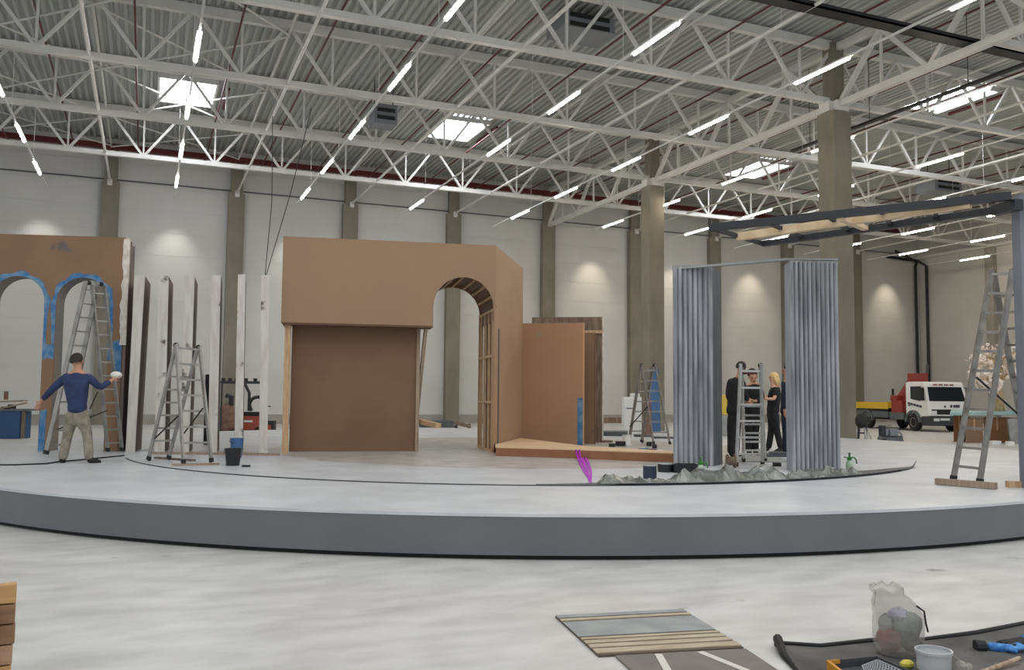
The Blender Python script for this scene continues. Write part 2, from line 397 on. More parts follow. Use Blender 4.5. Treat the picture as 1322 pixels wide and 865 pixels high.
# cable trays
b = MB(); b.obox((8, 17.78, 11.98), (44, 0, 0), (0, .42, 0), (0, 0, .05)); b.obox((8, 17.78, 11.98), (44, 0, 0), (0, .03, 0), (0, 0, .14)); b.obox((8, 18.17, 11.98), (44, 0, 0), (0, .03, 0), (0, 0, .14))
for k in range(4): b.tube([(8, 17.86+.08*k, 12.06), (52, 17.86+.08*k, 12.06)], .03, 6)
tag(b.build('cable_tray', 'black_cable', loc=(8, 18, 12)), 'black cable tray beside the nearest roof truss', 'cable tray')
b = MB(); b.obox((CX+1.0, 14, 11.25), (0, 13, 0), (.16, 0, 0), (0, 0, .08)); [b.tube([(CX+1.08, y, 11.3), (CX+1.08, y, RZ)], .012, 5) for y in (15, 19, 23, 26)]
tag(b.build('cable_tray', 'black_cable', loc=(CX+.6, 14, 11.25)), 'short black cable tray running past the big near column', 'cable tray')
for i, (pts, lab) in enumerate((([(51.75, WY-.25, 3.5), (51.75, WY-.25, 11.3), (51.5, WY-.6, 11.6), (47.5, WY-2.5, 11.8)], 'left black pipe of the pair in the far corner'), ([(WX-.2, WY-.9, 3.5), (WX-.2, WY-.9, 11.3), (WX-.6, WY-.5, 11.7), (WX-3.5, WY-.45, 11.8)], 'right black pipe of the pair in the far corner'))):
    b = MB(); b.tube([(pts[0][0], pts[0][1], 0)]+pts, .1, 10); tag(b.build('downpipe', 'black_cable', loc=(pts[0][0], pts[0][1], 0)), lab, 'pipe', 'black corner pipes')

# skylights
for i, (x, y, sx, sy) in enumerate(((1.2, 38.25, 2.1, 3.0), (13.2, 38.5, 2.0, 2.9), (30.5, 25.95, 2.0, 2.9), (30.55, 38.5, 2.0, 3.0))):
    z0 = RZ-.16
    b = MB(); b.box((x, y, z0+.02), (sx, sy, .03)); w = struct(b.build('window_%d' % (i+1), 'sky_glow', loc=(x, y, z0)))
    b = MB()
    for s in (-1, 1): b.box((x+s*(sx/2+.05), y, z0+.06), (.1, sy+.2, .2)); b.box((x, y+s*(sy/2+.05), z0+.06), (sx, .1, .2))
    b.box((x, y, z0-.01), (.05, sy, .04)); b.box((x, y-sy/6, z0-.01), (sx, .03, .03))
    b.build('frame', 'white_metal', w)
    b = MB(); b.box((x+sx/2+.5, y, z0-.05), (.12, sy*.9, .12)); tag(b.build('vent_opener', 'sprinkler_red', loc=(x, y, z0)), 'red opener rail beside the skylight, '+['leftmost of the four', 'above the brown house', 'upper right of the picture', 'left of the big column'][i], 'rail')
# unit heaters
for i, (p, s, lab) in enumerate(((V((8.49, 33.96, 12.75)), (.95, .9, .8), 'grey heater box hung under the roof above the brown house'), (V((12.9, 25.2, 13.7)), (1.9, 1.3, .5), 'large dark grey heater box tight under the roof, upper middle'), (V((37.7, 32.84, 12.6)), (1.9, 1.2, .7), 'grey heater box under the roof right of the big column'))):
    t = thing('unit_heater', lab, 'heater', p, 'roof heaters')
    b = MB(); b.box(p, s); b.build('casing', 'heater_grey', t, bevel=.03)
    b = MB()
    for k in range(2): b.box(p+V((0, -s[1]/2-.02, -.15+.3*k)), (s[0]*.75, .05, .14))
    b.build('louvre', 'black_cable', t)
    b = MB()
    for sx in (-1, 1): b.tube([p+V((sx*s[0]*.4, 0, s[2]/2)), V((p.x+sx*s[0]*.4, p.y, RZ))], .02, 5)
    b.build('hanger', 'dark_metal', t)

# tube lights on trunking rails
ROWS = [-4.3, .95, 6.34, 11.52, 16.82, 22.8, 27.2, 32.45, 37.7, 42.9, 48.1]
YS = [38.3, 33.2, 27.95, 22.6, 17.35, 12.1]
proto = None; WARM = None
for ri, x in enumerate(ROWS):
    zr = 10.6 if ri != 5 else 10.88; ky = 1 if ri != 5 else 1.035
    b = MB(); b.beam((x, 10, zr), (x, 43, zr), .06, .05)
    for y in range(14, 43, 6): b.tube([(x, y, zr), (x, y, ZB if abs((y % 6)) > 9 else 13.3)], .008, 4)
    tag(b.build('lighting_rail', 'white_metal', loc=(x, 10, zr)), 'thin white lighting rail hung from the roof, %s row from the left' % ORD[ri], 'rail', 'lighting rails')
    for yi, y in enumerate(YS):
        y = y*ky
        if ri == 3 and yi == 1: continue
        pp = [proj((x, y+q, zr)) for q in (0, 2.1)]
        if not any(-15 < p[0] < 1337 and -10 < p[1] and p[2] > 2 for p in pp): continue
        if proto is None:
            proto = t = thing('tube_light', '', 'ceiling light')
            b = MB(); b.box((0, 1.05, .045), (.13, 2.12, .05)); b.build('housing', 'white_metal', t)
            b = MB(); b.tube([(0, .02, 0), (0, 2.08, 0)], .042, 8); b.build('tube', 'tube_glow', t)
        else: t = copy_tree(proto)
        t.location = (x, y, zr-.06)
        if ri >= 4:
            for c in kids(t):
                if c.name.startswith('tube'):
                    if WARM is None: WARM = c.data.copy(); WARM.materials[0] = MT['tube_glow_warm']
                    c.data = WARM
        t['label'] = 'lit white tube light, %s from the back wall in the %s row from the left' % (ORD[yi], ORD[ri]); t['group'] = 'tube lights'
# ropes hanging by the posts
for p, lab in (([D(352, 150, 16.7), D(351, 260, 16.65), D(342, 357, 16.6)], 'left thin dark rope hanging to the last white post'), ([D(402, 140, 16.75), D(375, 250, 16.7), D(343, 357, 16.62)], 'right thin dark rope slanting to the last white post')):
    b = MB(); top = V((p[0].x, p[0].y, p[0].z)); b.tube(p, .008, 5); tag(b.build('rope', 'dark_metal', loc=p[-1]), lab, 'rope', 'hanging ropes')

# ---------------------------------------------------------------- stage
SC = V((7.82, 18.1, 0)); SR = 11.22
t = thing('stage_platform', 'large round low stage with pale grey top and dark grey rim', 'stage', SC)
N = 160
ring = [SC+V((math.cos(2*PI*k/N)*SR, math.sin(2*PI*k/N)*SR, HP)) for k in range(N)]
b = MB(); b.prism([p-Z*.03 for p in ring], Z*.03); b.build('deck', 'deck_paint', t)
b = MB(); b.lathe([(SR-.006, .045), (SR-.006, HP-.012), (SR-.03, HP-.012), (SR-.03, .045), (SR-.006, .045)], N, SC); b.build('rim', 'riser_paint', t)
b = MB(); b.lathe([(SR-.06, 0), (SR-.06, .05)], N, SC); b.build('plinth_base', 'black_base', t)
IC = V((7.48, 17.39, 0)); IR = 7.78
_p0, _p1 = G(160, 592), G(1172, 606); _a0, _a1 = math.atan2(_p0.y-IC.y, _p0.x-IC.x)-2*PI, math.atan2(_p1.y-IC.y, _p1.x-IC.x)
if _a0 < -2*PI: _a0 += 2*PI
b = MB(); b.tube([IC+V((math.cos(_a0+(_a1-_a0)*k/90)*IR, math.sin(_a0+(_a1-_a0)*k/90)*IR, HP+.001)) for k in range(91)], .014, 5); b.build('turntable_seam', 'dark_metal', t)
def cable(pts, r, name, lab, m='black_cable', cat='cable'):
    b = MB(); b.tube(pts, r, 6); return tag(b.build(name, m, loc=pts[0], smooth=True), lab, cat)
cable([G(-20, 600, HP+.012), G(20, 600, HP+.012), G(60, 598.5, HP+.012), G(75, 596, HP+.012), G(100, 594, HP+.012), G(130, 591, HP+.012), G(160, 588, HP+.012)], .012, 'power_cable', 'thin dark cable on the stage at the feet of the man')

# ---------------------------------------------------------------- brown house
R0 = V((6.45, 16.31, HP)); L0 = V((2.42, 17.11, HP)); e1 = (R0-L0).normalized(); WL = (R0-L0).length
e2 = V((-e1.y, e1.x, 0))                    # away from the viewer
hs = thing('set_house', 'brown fibreboard house front with recessed bay and arched passage', 'stage set', L0)
def Hp(u, w, z): return L0+e1*u+e2*w+Z*(z-HP)
ZTOP, ZLOW, ua, ub, zs = 4.6, 2.94, 2.86, WL-.035, 3.33
ur = (ub-ua)/2; uc = (ua+ub)/2
out = [(-.06, ZLOW), (ua, ZLOW), (ua, zs)]+[(uc-ur*math.cos(PI*k/16), zs+ur*math.sin(PI*k/16)) for k in range(1, 16)]+[(ub, zs), (ub, HP), (WL, HP), (WL, ZTOP), (-.06, ZTOP)]
b = MB(); b.prism([Hp(u, 0, z) for u, z in out], e2*.03); b.build('front_panel', 'mdf', hs)
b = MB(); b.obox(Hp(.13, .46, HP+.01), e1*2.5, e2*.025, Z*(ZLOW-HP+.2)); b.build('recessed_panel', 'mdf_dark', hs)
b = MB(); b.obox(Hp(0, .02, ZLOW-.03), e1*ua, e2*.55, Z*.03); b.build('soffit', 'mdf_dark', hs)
b = MB(); b.obox(Hp(.01, .14, HP), e1*.11, e2*.16, Z*(ZLOW-HP-.03)); b.build('post', 'pine', hs)
b = MB(); b.beam(Hp(2.74, .22, ZLOW-.03), Hp(2.63, .9, HP+.5), .06, .09); b.build('brace', 'pine_grey', hs)
b = MB(); b.obox(Hp(2.58, .42, HP), e1*.07, e2*.09, Z*(ZLOW-HP)); b.build('post', 'pine_grey', hs)
b = MB(); b.obox(Hp(-.06, .03, ZLOW), e1*.02, e2*1.6, Z*(ZTOP-ZLOW-.3)); b.build('side_board', 'mdf_dark', hs)
b = MB(); b.obox(Hp(-.06, .03, ZTOP-.02), e1*(WL+.06), e2*.04, Z*.03); b.build('top_edge', 'step_side', hs)
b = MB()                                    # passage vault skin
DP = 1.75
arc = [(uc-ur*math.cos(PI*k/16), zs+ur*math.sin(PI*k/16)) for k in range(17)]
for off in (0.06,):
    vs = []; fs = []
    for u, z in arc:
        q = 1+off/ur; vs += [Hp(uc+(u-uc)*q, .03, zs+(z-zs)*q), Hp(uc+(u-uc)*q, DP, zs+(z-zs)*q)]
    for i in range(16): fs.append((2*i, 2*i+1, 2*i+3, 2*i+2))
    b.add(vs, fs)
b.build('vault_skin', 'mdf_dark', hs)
for a in (22, 45, 68, 91, 112, 136, 160):
    t_ = math.radians(a); p = lambda w: Hp(uc+(ur+.02)*math.cos(t_), w, zs+(ur+.02)*math.sin(t_))
    b = MB(); b.beam(p(.03), p(DP), .045, .045); b.build('batten', 'pine', hs)
# rear arch frame
b = MB(); vs = []; fs = []
for w in (DP-.03, DP):
    for u, z in arc: vs += [Hp(u, w, z), Hp(uc+(u-uc)*1.28, w, zs+(z-zs)*1.28)]
n_ = len(arc)*2
for s in (0, n_):
    for i in range(16): fs.append((s+2*i, s+2*i+1, s+2*i+3, s+2*i+2))
for i in range(16): fs.append((2*i, 2*i+2, n_+2*i+2, n_+2*i))
b.add(vs, fs); b.build('rear_arch', 'mdf', hs)
# stud wall on the right of the passage
for w in (.08, .5, .95, 1.4, 1.7):
    b = MB(); b.obox(Hp(ub-.012, w, HP), e1*.045, e2*.07, Z*(zs-HP)); b.build('stud', 'pine', hs)
for z in (HP, 1.42, 2.35, zs-.06):
    b = MB(); b.obox(Hp(ub-.02, .04, z), e1*.05, e2*(DP-.05), Z*.05); b.build('rail', 'pine', hs)
b = MB(); b.obox(Hp(ub-.005, .04, zs-.26), e1*.03, e2*(DP-.05), Z*.24); b.build('header', 'mdf_dark', hs)
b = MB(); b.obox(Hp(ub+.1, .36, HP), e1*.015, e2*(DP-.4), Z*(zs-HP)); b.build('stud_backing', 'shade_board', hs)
# angled side
S1 = V((8.2, 18.96, HP)); sd = (S1-R0).normalized(); sn = V((sd.y, -sd.x, 0))
b = MB(); b.obox(R0+sd*.01, sd*((S1-R0).length), -sn*.03, Z*(ZTOP-HP)); b.build('side_panel', 'mdf_side', hs)
b = MB(); b.obox(R0+sd*.32+sn*.002, sd*.09, sn*.012, Z*2.5); b.build('grey_strip', 'grey_metal', hs)

# step
F3_ = G(872, 597.3); P_ = [G(639.5, 588.6), G(700, 590.5), G(780, 593.5), F3_, F3_+V((.35, .2, 0)), V((7.99, 15.38, 0)), V((8.02, 18.62, 0)), R0+sn*.02+sd*.05]
b = MB(); pl = [V((p.x, p.y, HP)) for p in P_]
t = thing('wooden_step', 'low orange wooden step in front of the angled panels', 'step', pl[0])
b.prism([p+Z*.15 for p in pl], Z*.02); b.build('step_top', 'step_top', t)
ce = sum(pl, V())/len(pl)
b = MB(); b.prism([p+(ce-p)*.006 for p in pl], Z*.15); b.build('step_body', 'step_side', t)
# loose panels
def board(name, lab, pts, th, m, cat='panel', edge=None, extra=None):
    # pts: (px0, px1, d0, d1, z0, z1)
    px0, px1, d0, d1, z0, z1 = pts
    a = D(px0, 512, d0); c = D(px1, 512, d1); a.z = c.z = z0
    dr = (c-a); nr = V((-dr.y, dr.x, 0)).normalized()
    if nr.dot(FH) < 0: nr = -nr
    t = thing(name, lab, cat, a)
    b = MB(); b.obox(a, dr, nr*th, Z*(z1-z0)); b.build('board', m, t)
    u = dr.normalized()
    if edge: b = MB(); b.obox(c-u*.012-nr*.003, u*.03, nr*(th+.006), Z*(z1-z0)); b.build('edge', edge, t)
    return t, a, c, u, nr
t, a, c, u, nr = board('fibreboard_sheet', 'tall warm brown panel standing behind the wooden step', (672.8, 752.8, 20.62, 20.25, HP, 3.29), .06, 'mdf_warm', edge='mdf_edge')
b = MB(); b.obox(c-u*.13-nr*.004, u*.125, -nr*.004, Z*1.1); b.build('paint_streak', 'blue_paint', t)
board('fibreboard_sheet', 'narrow brown board showing behind the warm brown panel', (735, 767.5, 21.3, 21.1, HP, 3.12), .05, 'mdf_worn', edge='mdf_dark')
t, a, c, u, nr = board('fibreboard_sheet', 'weathered dark board with pale edge, rearmost of the panels by the step', (686, 778, 22.2, 21.9, HP, 3.58), .08, 'weathered_wood', edge='plaster_edge')
b = MB(); b.obox(a-nr*.02+Z*2.72, (c-a), -nr*.03, Z*.08); b.build('batten', 'pine', t)

# ---------------------------------------------------------------- arcade wall (left)
A0 = D(47, 507, 16.75); A1 = D(159.5, 507, 16.95); A0.z = A1.z = HP
ae = (A1-A0).normalized(); an = V((-ae.y, ae.x, 0))
def ua_(px):                                # distance along the wall at the arch height
    v = ray(px, 400); q = O; t_ = (A0-q).dot(an)/v.dot(an); return (q+v*t_-A0).dot(ae)
def Ap(u, w, z): return A0+ae*u+an*w+Z*(z-HP)
ztop = 4.6; UE = ua_(159)
c2u = (ua_(72)+ua_(141))/2; ar = (ua_(141)-ua_(72))/2
pitch_ = c2u-(ua_(57)-ar)
cs = [c2u-pitch_*k for k in (0, 1, 2)]
zspr = HP+3.28-ar+.0
zspr = (D(106, 357.5, 16.9).z)-ar
aw = thing('arcade_wall', 'brown wall with tall round arches outlined in blue paint', 'stage set', Ap(UE, 0, HP))
out = [(UE, ztop), (cs[-1]-ar-.35, ztop), (cs[-1]-ar-.35, HP)]
for c in cs[::-1]:
    out += [(c-ar, HP), (c-ar, zspr)]+[(c-ar*math.cos(PI*k/16), zspr+ar*math.sin(PI*k/16)) for k in range(1, 16)]+[(c+ar, zspr), (c+ar, HP)]
out += [(UE, HP)]
b = MB(); b.prism([Ap(u, 0, z) for u, z in out], an*.03); b.build('front_panel', 'mdf_worn', aw)
AD = .42
for c in cs:
    b = MB(); vs = []; fs = []
    pr = [(c-ar, HP), (c-ar, zspr)]+[(c-ar*math.cos(PI*k/16), zspr+ar*math.sin(PI*k/16)) for k in range(1, 16)]+[(c+ar, zspr), (c+ar, HP)]
    for u, z in pr: vs += [Ap(u, .03, z), Ap(u, AD, z)]
    for i in range(len(pr)-1): fs.append((2*i, 2*i+1, 2*i+3, 2*i+2))
    b.add(vs, fs); b.build('arch_lining', 'jamb_grey', aw)
    b = MB(); vs = []; fs = []; rnd = random.Random(int(c*10))
    for k in range(-5, 38):
        if k < 0 or k > 32: u0, z0 = (-1 if k < 0 else 1), zspr-(.22*(-k) if k < 0 else .22*(k-32)); dx, dz = u0, 0
        else: t_ = PI*k/32; dx, dz = -math.cos(t_), math.sin(t_); z0 = None
        wd = .075+.022*math.sin(k*.9+c*3)+.02*rnd.random()
        if z0 is None: p0 = (c+ar*dx, zspr+ar*dz); p1 = (c+(ar+wd)*dx, zspr+(ar+wd)*dz)
        else: p0 = (c+ar*dx, z0); p1 = (c+(ar+wd*.8)*dx, z0)
        vs += [Ap(p0[0], -.003, p0[1]), Ap(p1[0], -.003, p1[1])]
    for i in range(len(vs)//2-1): fs.append((2*i, 2*i+1, 2*i+3, 2*i+2))
    b.add(vs, fs); b.build('paint_band', 'blue_paint', aw)
b = MB(); b.prism([Ap(UE-u, -.004, z) for u, z in ((.0, 2.62), (.27, 2.5), (.24, 2.25), (.2, 2.2), (.08, 1.95), (.0, 1.9))], an*.003); b.build('paint_patch', 'blue_paint', aw)
b = MB(); b.prism([Ap(u, -.004, z) for u, z in ((cs[0]-ar-.2, 2.5), (cs[0]-ar-.01, 2.45), (cs[0]-ar-.02, 2.2), (cs[0]-ar-.18, 2.25))], an*.003); b.build('paint_patch', 'blue_paint', aw)
b = MB(); b.prism([Ap(u, -.004, z) for u, z in ((cs[0]-ar-.2, 1.2), (cs[0]-ar-.08, 1.25), (cs[0]-ar-.1, HP), (cs[0]-ar-.21, HP))], an*.003); b.build('paint_patch', 'blue_paint', aw)
b = MB(); rnd = random.Random(3); zz = [HP+2.05+i*.13 for i in range(17)]
poly = [Ap(UE+.075, -.006, zz[0])]+[Ap(UE+.075, -.006, ztop)]+[Ap(UE-.02-.05*rnd.random(), -.006, min(z, ztop)) for z in zz[::-1]]
b.prism(poly, an*.05); b.build('edge_trim', 'plaster_edge', aw)
b = MB(); b.obox(Ap(UE, .03, HP), ae*.06, an*(AD-.05), Z*(ztop-HP-.12)); b.build('end_board', 'post_brown', aw)
b = MB(); b.obox(Ap(cs[-1]-ar-.35, .03, ztop-.1), ae*(UE-cs[-1]+ar+.35), an*(AD-.05), Z*.08); b.build('top_board', 'mdf_dark', aw)

# ---------------------------------------------------------------- white fin posts
posts = [  # top front-left px, top front-right px, bottom front-left, bottom front-right, base y, depth of fin
    (173.8, 187, 162, 174, 583.5, 1.0), (204, 217.7, 199.5, 212.5, 583.8, 1.0), (238.5, 251.2, 232.5, 244, 584.2, 1.0),
    (272.6, 285, 268.5, 280.2, 585, 1.0), (307.2, 317, 302.3, 313, 586, 1.0), (337.3, 348, 334.2, 345, 586, .7)]
plabs = ['leaning white post nearest the arched wall', 'second white post from the arched wall', 'third white post from the arched wall, behind the stepladder', 'white post just right of the small stepladder', 'white post behind the black and blue buckets', 'last white post, beside the brown house']
vd = D(335, 512, 10)-O; vd.z = 0; vd.normalize()
for i, (tl, trr, bl, brr, by, dep) in enumerate(posts):
    B0, B1 = G(bl, by), G(brr, by); d_ = (B0-O).dot(fw)
    T0, T1 = D(tl, 357, d_), D(trr, 357, d_); T0.z = T1.z = 3.8
    T0 = V((T0.x, T0.y, 3.8)); 
    t = thing('fin_post', plabs[i], 'post', (B0+B1)/2, 'white painted posts')
    b = MB(); b.hexa([B0, B1, B1+vd*.05, B0+vd*.05, T0, T1, T1+vd*.05, T0+vd*.05]); b.build('front_face', 'post_white', t)
    dn = -Z*.0
    b = MB(); q0, q1, q2, q3 = B0+vd*.05+(B1-B0)*.06, B1+vd*.05-(B1-B0)*.02, B1+vd*dep-(B1-B0)*.02, B0+vd*dep+(B1-B0)*.06
    r0, r1, r2, r3 = T0+vd*.05+(T1-T0)*.06, T1+vd*.05-(T1-T0)*.02, T1+vd*dep-(T1-T0)*.02-Z*.05, T0+vd*dep+(T1-T0)*.06-Z*.05
    b.hexa([q0, q1, q2, q3, r0, r1, r2, r3]); b.build('fin_body', 'post_brown', t)
    if i == 4:
        b = MB(); m0 = B0.lerp(T0, .79)-vd*.01; m1 = B1.lerp(T1, .79)-vd*.01; b.hexa([m0, m1, m1+vd*.01, m0+vd*.01, T0-vd*.01, T1-vd*.01, T1, T0]); b.build('cap_board', 'post_white', t)
b = MB(); b.beam(G(196, 586.5)+Z*.02, G(361, 588.2)+Z*.02, .05, .05); tag(b.build('base_rail', 'pine_grey', loc=G(196, 586.5)), 'low grey rail on the stage along the feet of the white posts', 'rail')

# ---------------------------------------------------------------- ladders
def ladder(name, lab, secs, rung_r=.016, sw=.032, sh=.07, m='alu', hinge=True, extras=()):
    base = secs[0][1]
    t = thing(name, lab, 'ladder', V((base.x, base.y, base.z)))
    for k, (tl, bl, trr, br, n, a0, a1) in enumerate(secs):
        bl, br = bl+Z*.025, br+Z*.025
        side = (br-bl).normalized()
        for top, bot in ((tl, bl), (trr, br)):
            b = MB(); dd = (top-bot).normalized(); b.beam(bot+dd*.03, top, sh, sw, up=side); o = b.build('stile', m, t)
            b = MB(); b.beam(bot, bot+dd*.07, sh+.01, sw+.01, up=side); b.build('foot', 'foot_black', o)
        for i in range(n):
            f = a0+(a1-a0)*i/max(1, n-1)
            b = MB(); b.beam(bl.lerp(tl, f), br.lerp(trr, f), rung_r*2, rung_r*2); b.build('rung', m, t)
    if hinge:
        for p in (0, 2):
            q = sum((s[p] for s in secs), V())/len(secs); b = MB(); b.ball(q, .045, 8); b.build('hinge', 'foot_black', t)
    for pts, r, nm, mm in extras:
        b = MB(); b.tube(pts, r, 6); b.build(nm, mm, t)
    return t
def floorpt(px, py, z=HP): return G(px, py, z)
def top(px, d, z): p = D(px, 500, d); return V((p.x, p.y, z))
# small stepladder before the posts
ladder('stepladder', 'small aluminium stepladder standing before the white posts', [
    (top(225.5, 14.05, 2.35), G(237, 601), top(255.5, 14.25, 2.33), G(273, 599), 7, .17, .97),
    (top(225, 14.15, 2.33), G(191.5, 596), top(253.5, 14.35, 2.31), G(217.5, 594.6), 7, .17, .85)],
    extras=[([G(193, 570, HP).lerp(O, .0), G(193, 570)], .001, 'pin', 'foot_black'), ([D(200, 566, 14.3), D(232, 535, 14.0)], .012, 'strap', 'foot_black'), ([D(237, 560, 14.3), D(262, 527, 14.0)], .012, 'strap', 'foot_black')], m='alu')
# tall ladder by the arch
ladder('extension_ladder', 'tall aluminium trestle ladder standing in front of the right arch', [
    (top(105, 15.9, 3.6), G(59, 588.3), top(121, 16.1, 3.6), G(81, 586.5), 12, .05, .95),
    (top(113, 16.0, 3.55), G(139, 584.5), top(129, 16.15, 3.55), G(157.5, 583.5), 12, .05, .95)], rung_r=.014, sw=.03, sh=.085,
    extras=[([D(70, 556, 15.8), D(139, 530, 16.1)], .012, 'strap', 'foot_black'), ([D(116, 528, 16), D(126, 506, 16)], .012, 'strap', 'foot_black')])
# far stepladder
ladder('stepladder', 'far aluminium stepladder beside the leaning blue board', [
    (top(828.5, 20.6, 2.34), G(844, 574.8), top(846, 20.6, 2.34), G(865, 574.8), 7, .15, .93),
    (top(827.5, 20.75, 2.32), G(812, 572.6), top(843, 20.75, 2.32), G(828.5, 572), 7, .15, .93)],
    extras=[([D(813, 551, 20.9), D(836, 525, 20.7)], .014, 'strap', 'foot_black')])
# frontal ladder between the curtains
ladder('stepladder', 'narrow bright ladder between the two grey curtains', [
    (top(956.5, 14.1, 2.12), G(950.5, 604), top(983, 14.1, 2.12), G(984.5, 603.5), 6, .12, .93),
    (top(958.5, 14.25, 2.08), G(960, 597), top(981.5, 14.25, 2.08), G(988, 596.5), 6, .12, .6)], m='alu_bright', sw=.035, sh=.05)
b = MB(); b.obox(D(961, 483, 14.2), RH*.2, FH*.2, Z*.05); tag(b.build('tool_tray', 'rag_red', loc=D(961, 483, 14.2)), 'small dark red tray on top of the narrow bright ladder', 'tray')
# big ladder right
LE = [(top(1285, 11.75, 3.33), G(1230.5, 622.5), top(1312, 11.55, 3.31), G(1264.5, 627), 11, .07, .98),
      (top(1287, 11.85, 3.27), G(1332, 618), top(1313, 11.65, 3.27), G(1362, 624), 11, .12, .9)]
tl = ladder('trestle_ladder', 'large aluminium ladder leaning open beside the grey slab at right', LE, rung_r=.017, sw=.035, sh=.075,
            extras=[([D(1260.5, 487, 11.7), D(1316, 536, 11.8)], .014, 'strap', 'black_cable')])
b = MB(); b.beam(G(1209, 625.5)+Z*.045, G(1286, 632)+Z*.045, .09, .08); b.build('stabiliser', 'pine_grey', tl)
b = MB(); b.beam(G(1300, 629)+Z*.04, G(1368, 630)+Z*.04, .09, .08); b.build('stabiliser', 'pine', tl)

# ---------------------------------------------------------------- grey pleated curtain blocks
def pleated(P0, P1, z0, z1, n, dep, out):
    b = MB(); L = (P1-P0); vs = []; fs = []; S = 6
    for i in range(n*S+1):
        f = i/(n*S); ph = (i % S)/S
        w = dep*(1-abs(2*ph-1)**2) if i < n*S else 0
        p = P0+L*f+out*w
        vs += [V((p.x, p.y, z0)), V((p.x, p.y, z1))]
    for i in range(n*S): fs.append((2*i, 2*i+2, 2*i+3, 2*i+1))
    return b.add(vs, fs)
def at(px, d): p = D(px, 512, d); return V((p.x, p.y, HP))
ZCS = {8: 3.78, 11: 3.72}
for nm, lab, p0, p1, p2, p3, n, sm in (
    ('pleated_column', 'grey streaky pleated column nearer the wooden step', at(869, 14.68), at(921, 14.6), at(932, 15.0), at(884, 15.1), 8, 'curtain_dark'),
    ('pleated_column', 'grey streaky pleated column in front of the big concrete column', at(1021, 13.62), at(1084, 13.72), at(1078, 14.1), at(1014.5, 14.0), 11, 'curtain_side')):
    t = thing(nm, lab, 'stage set', p0); ZC = ZCS[n]
    pleated(p0, p1, HP+.0, ZC, n, .05, -FH).build('pleats', 'curtain', t, smooth=False)
    b = MB()
    if sm == 'curtain_dark': b.hexa([p1+FH*.002, p2, p2+FH*.02, p1+FH*.02]+[x+Z*(ZC-HP-.03) for x in (p1+FH*.002, p2, p2+FH*.02, p1+FH*.02)])
    else: b.hexa([p3, p0, p0+RH*.02, p3+RH*.02]+[x+Z*(ZC-HP) for x in (p3, p0, p0+RH*.02, p3+RH*.02)])
    b.build('side_board', sm, t)
    b = MB(); b.prism([p0+FH*.02+RH*.03+Z*.02, p1+FH*.02-RH*.02+Z*.02, p2-RH*.03+Z*.02, p3+RH*.03+Z*.02], Z*(ZC-HP-.06)); b.build('core', 'curtain_dark', t)
    b = MB(); b.beam(p0+Z*(ZC-HP), p1+Z*(ZC-HP), .05, .035); b.build('top_rail', 'alu', t)
b = MB(); b.beam(at(870, 14.75)+Z*(ZC-HP+.03), at(1020, 13.8)+Z*(ZC-HP+.06), .12, .035); b.beam(at(1016, 13.8)+Z*(ZC-HP+.06), at(1084, 13.75)+Z*(ZC-HP+.05), .1, .03)
tag(b.build('header_board', 'header', loc=at(870, 14.75)+Z*3.3), 'thin pale grey board laid across the tops of the pleated columns', 'board')
# grey slab at the right edge
p0 = at(1324, 11.3); p1 = at(1372, 11.0)
t = thing('grey_slab', 'tall smooth grey slab at the right edge of the stage', 'stage set', p0)
b = MB(); b.obox(p0, p1-p0, FH*.19, Z*(4.26-HP)); b.build('slab', 'slab_grey', t)
b = MB(); b.obox(p0-FH*.004+RH*.03, RH*.03, -FH*.004, Z*(4.0-HP)); b.build('seam', 'grey_metal', t)
# black lintel frame running from the slab
t = thing('lintel_frame', 'black lattice lintel frame with pale plank reaching left from the grey slab', 'frame', D(1300, 262, 11.3))
fa, fb = D(917, 294, 13.3), D(1306, 253, 11.35); fc, fd = D(985, 315, 14.5), D(1285, 272, 11.75)
for p, q, nm, m, w, h in ((fa, fb, 'rail', 'dark_metal', .1, .105), (fc, fd, 'rail', 'dark_metal', .1, .09), (fa, fc, 'crossbar', 'dark_metal', .06, .06), (D(952, 306, 13.9), D(1253, 262.5, 11.6), 'plank', 'pine_pale', .1, .12)):
    b = MB(); b.beam(p, q, w, h); b.build(nm, m, t)
for f in (.2, .42, .6, .78):
    b = MB(); b.beam(fa.lerp(fb, f)+Z*.02, fc.lerp(fd, f)+Z*.02, .06, .05); b.build('crossbar', 'dark_metal', t)
b = MB(); b.beam(fa.lerp(fb, .47)-Z*.06, fc.lerp(fd, .5), .09, .06); b.build('block', 'pine_pale', t)
b = MB(); b.beam(fd, fb.lerp(fa, -.02)-Z*.12, .12, .14); b.build('end_rail', 'dark_metal', t)

# ---------------------------------------------------------------- foil, sheet, cans, sprayers on the stage
def arcpt(a, r, z=HP): return V((IC.x+math.cos(a)*r, IC.y+math.sin(a)*r, z))
def ang(px, py): p = G(px, py); return math.atan2(p.y-IC.y, p.x-IC.x)
a0, a1 = ang(692, 626.8), ang(1183, 603)
rnd = random.Random(5)
b = MB(); vs = []; fs = []; n = 60
for i in range(n+1):
    f = i/n; a = a0+(a1-a0)*f
    w = .05+.55*math.sin(PI*min(1, f*1.02))**.8
    zc = HP+.006+(.02 if .12 < f < .86 else 0)+(max(0, f-.93)/.07)**2*.1
    vs += [arcpt(a, IR+.015, zc), arcpt(a, IR-.02-w*.5, HP+.012), arcpt(a, IR-.02-w, HP+.006)]
for i in range(n):
    for k in range(2): fs.append((3*i+k, 3*i+3+k, 3*i+4+k, 3*i+1+k))
b.add(vs, fs); o = tag(b.build('plastic_sheet', 'sheet_dark', loc=arcpt(a0, IR), smooth=True), 'thin dark sheet edged along the round seam, right end curling up', 'sheet')
so = o.modifiers.new('solid', 'SOLIDIFY'); so.thickness = .006
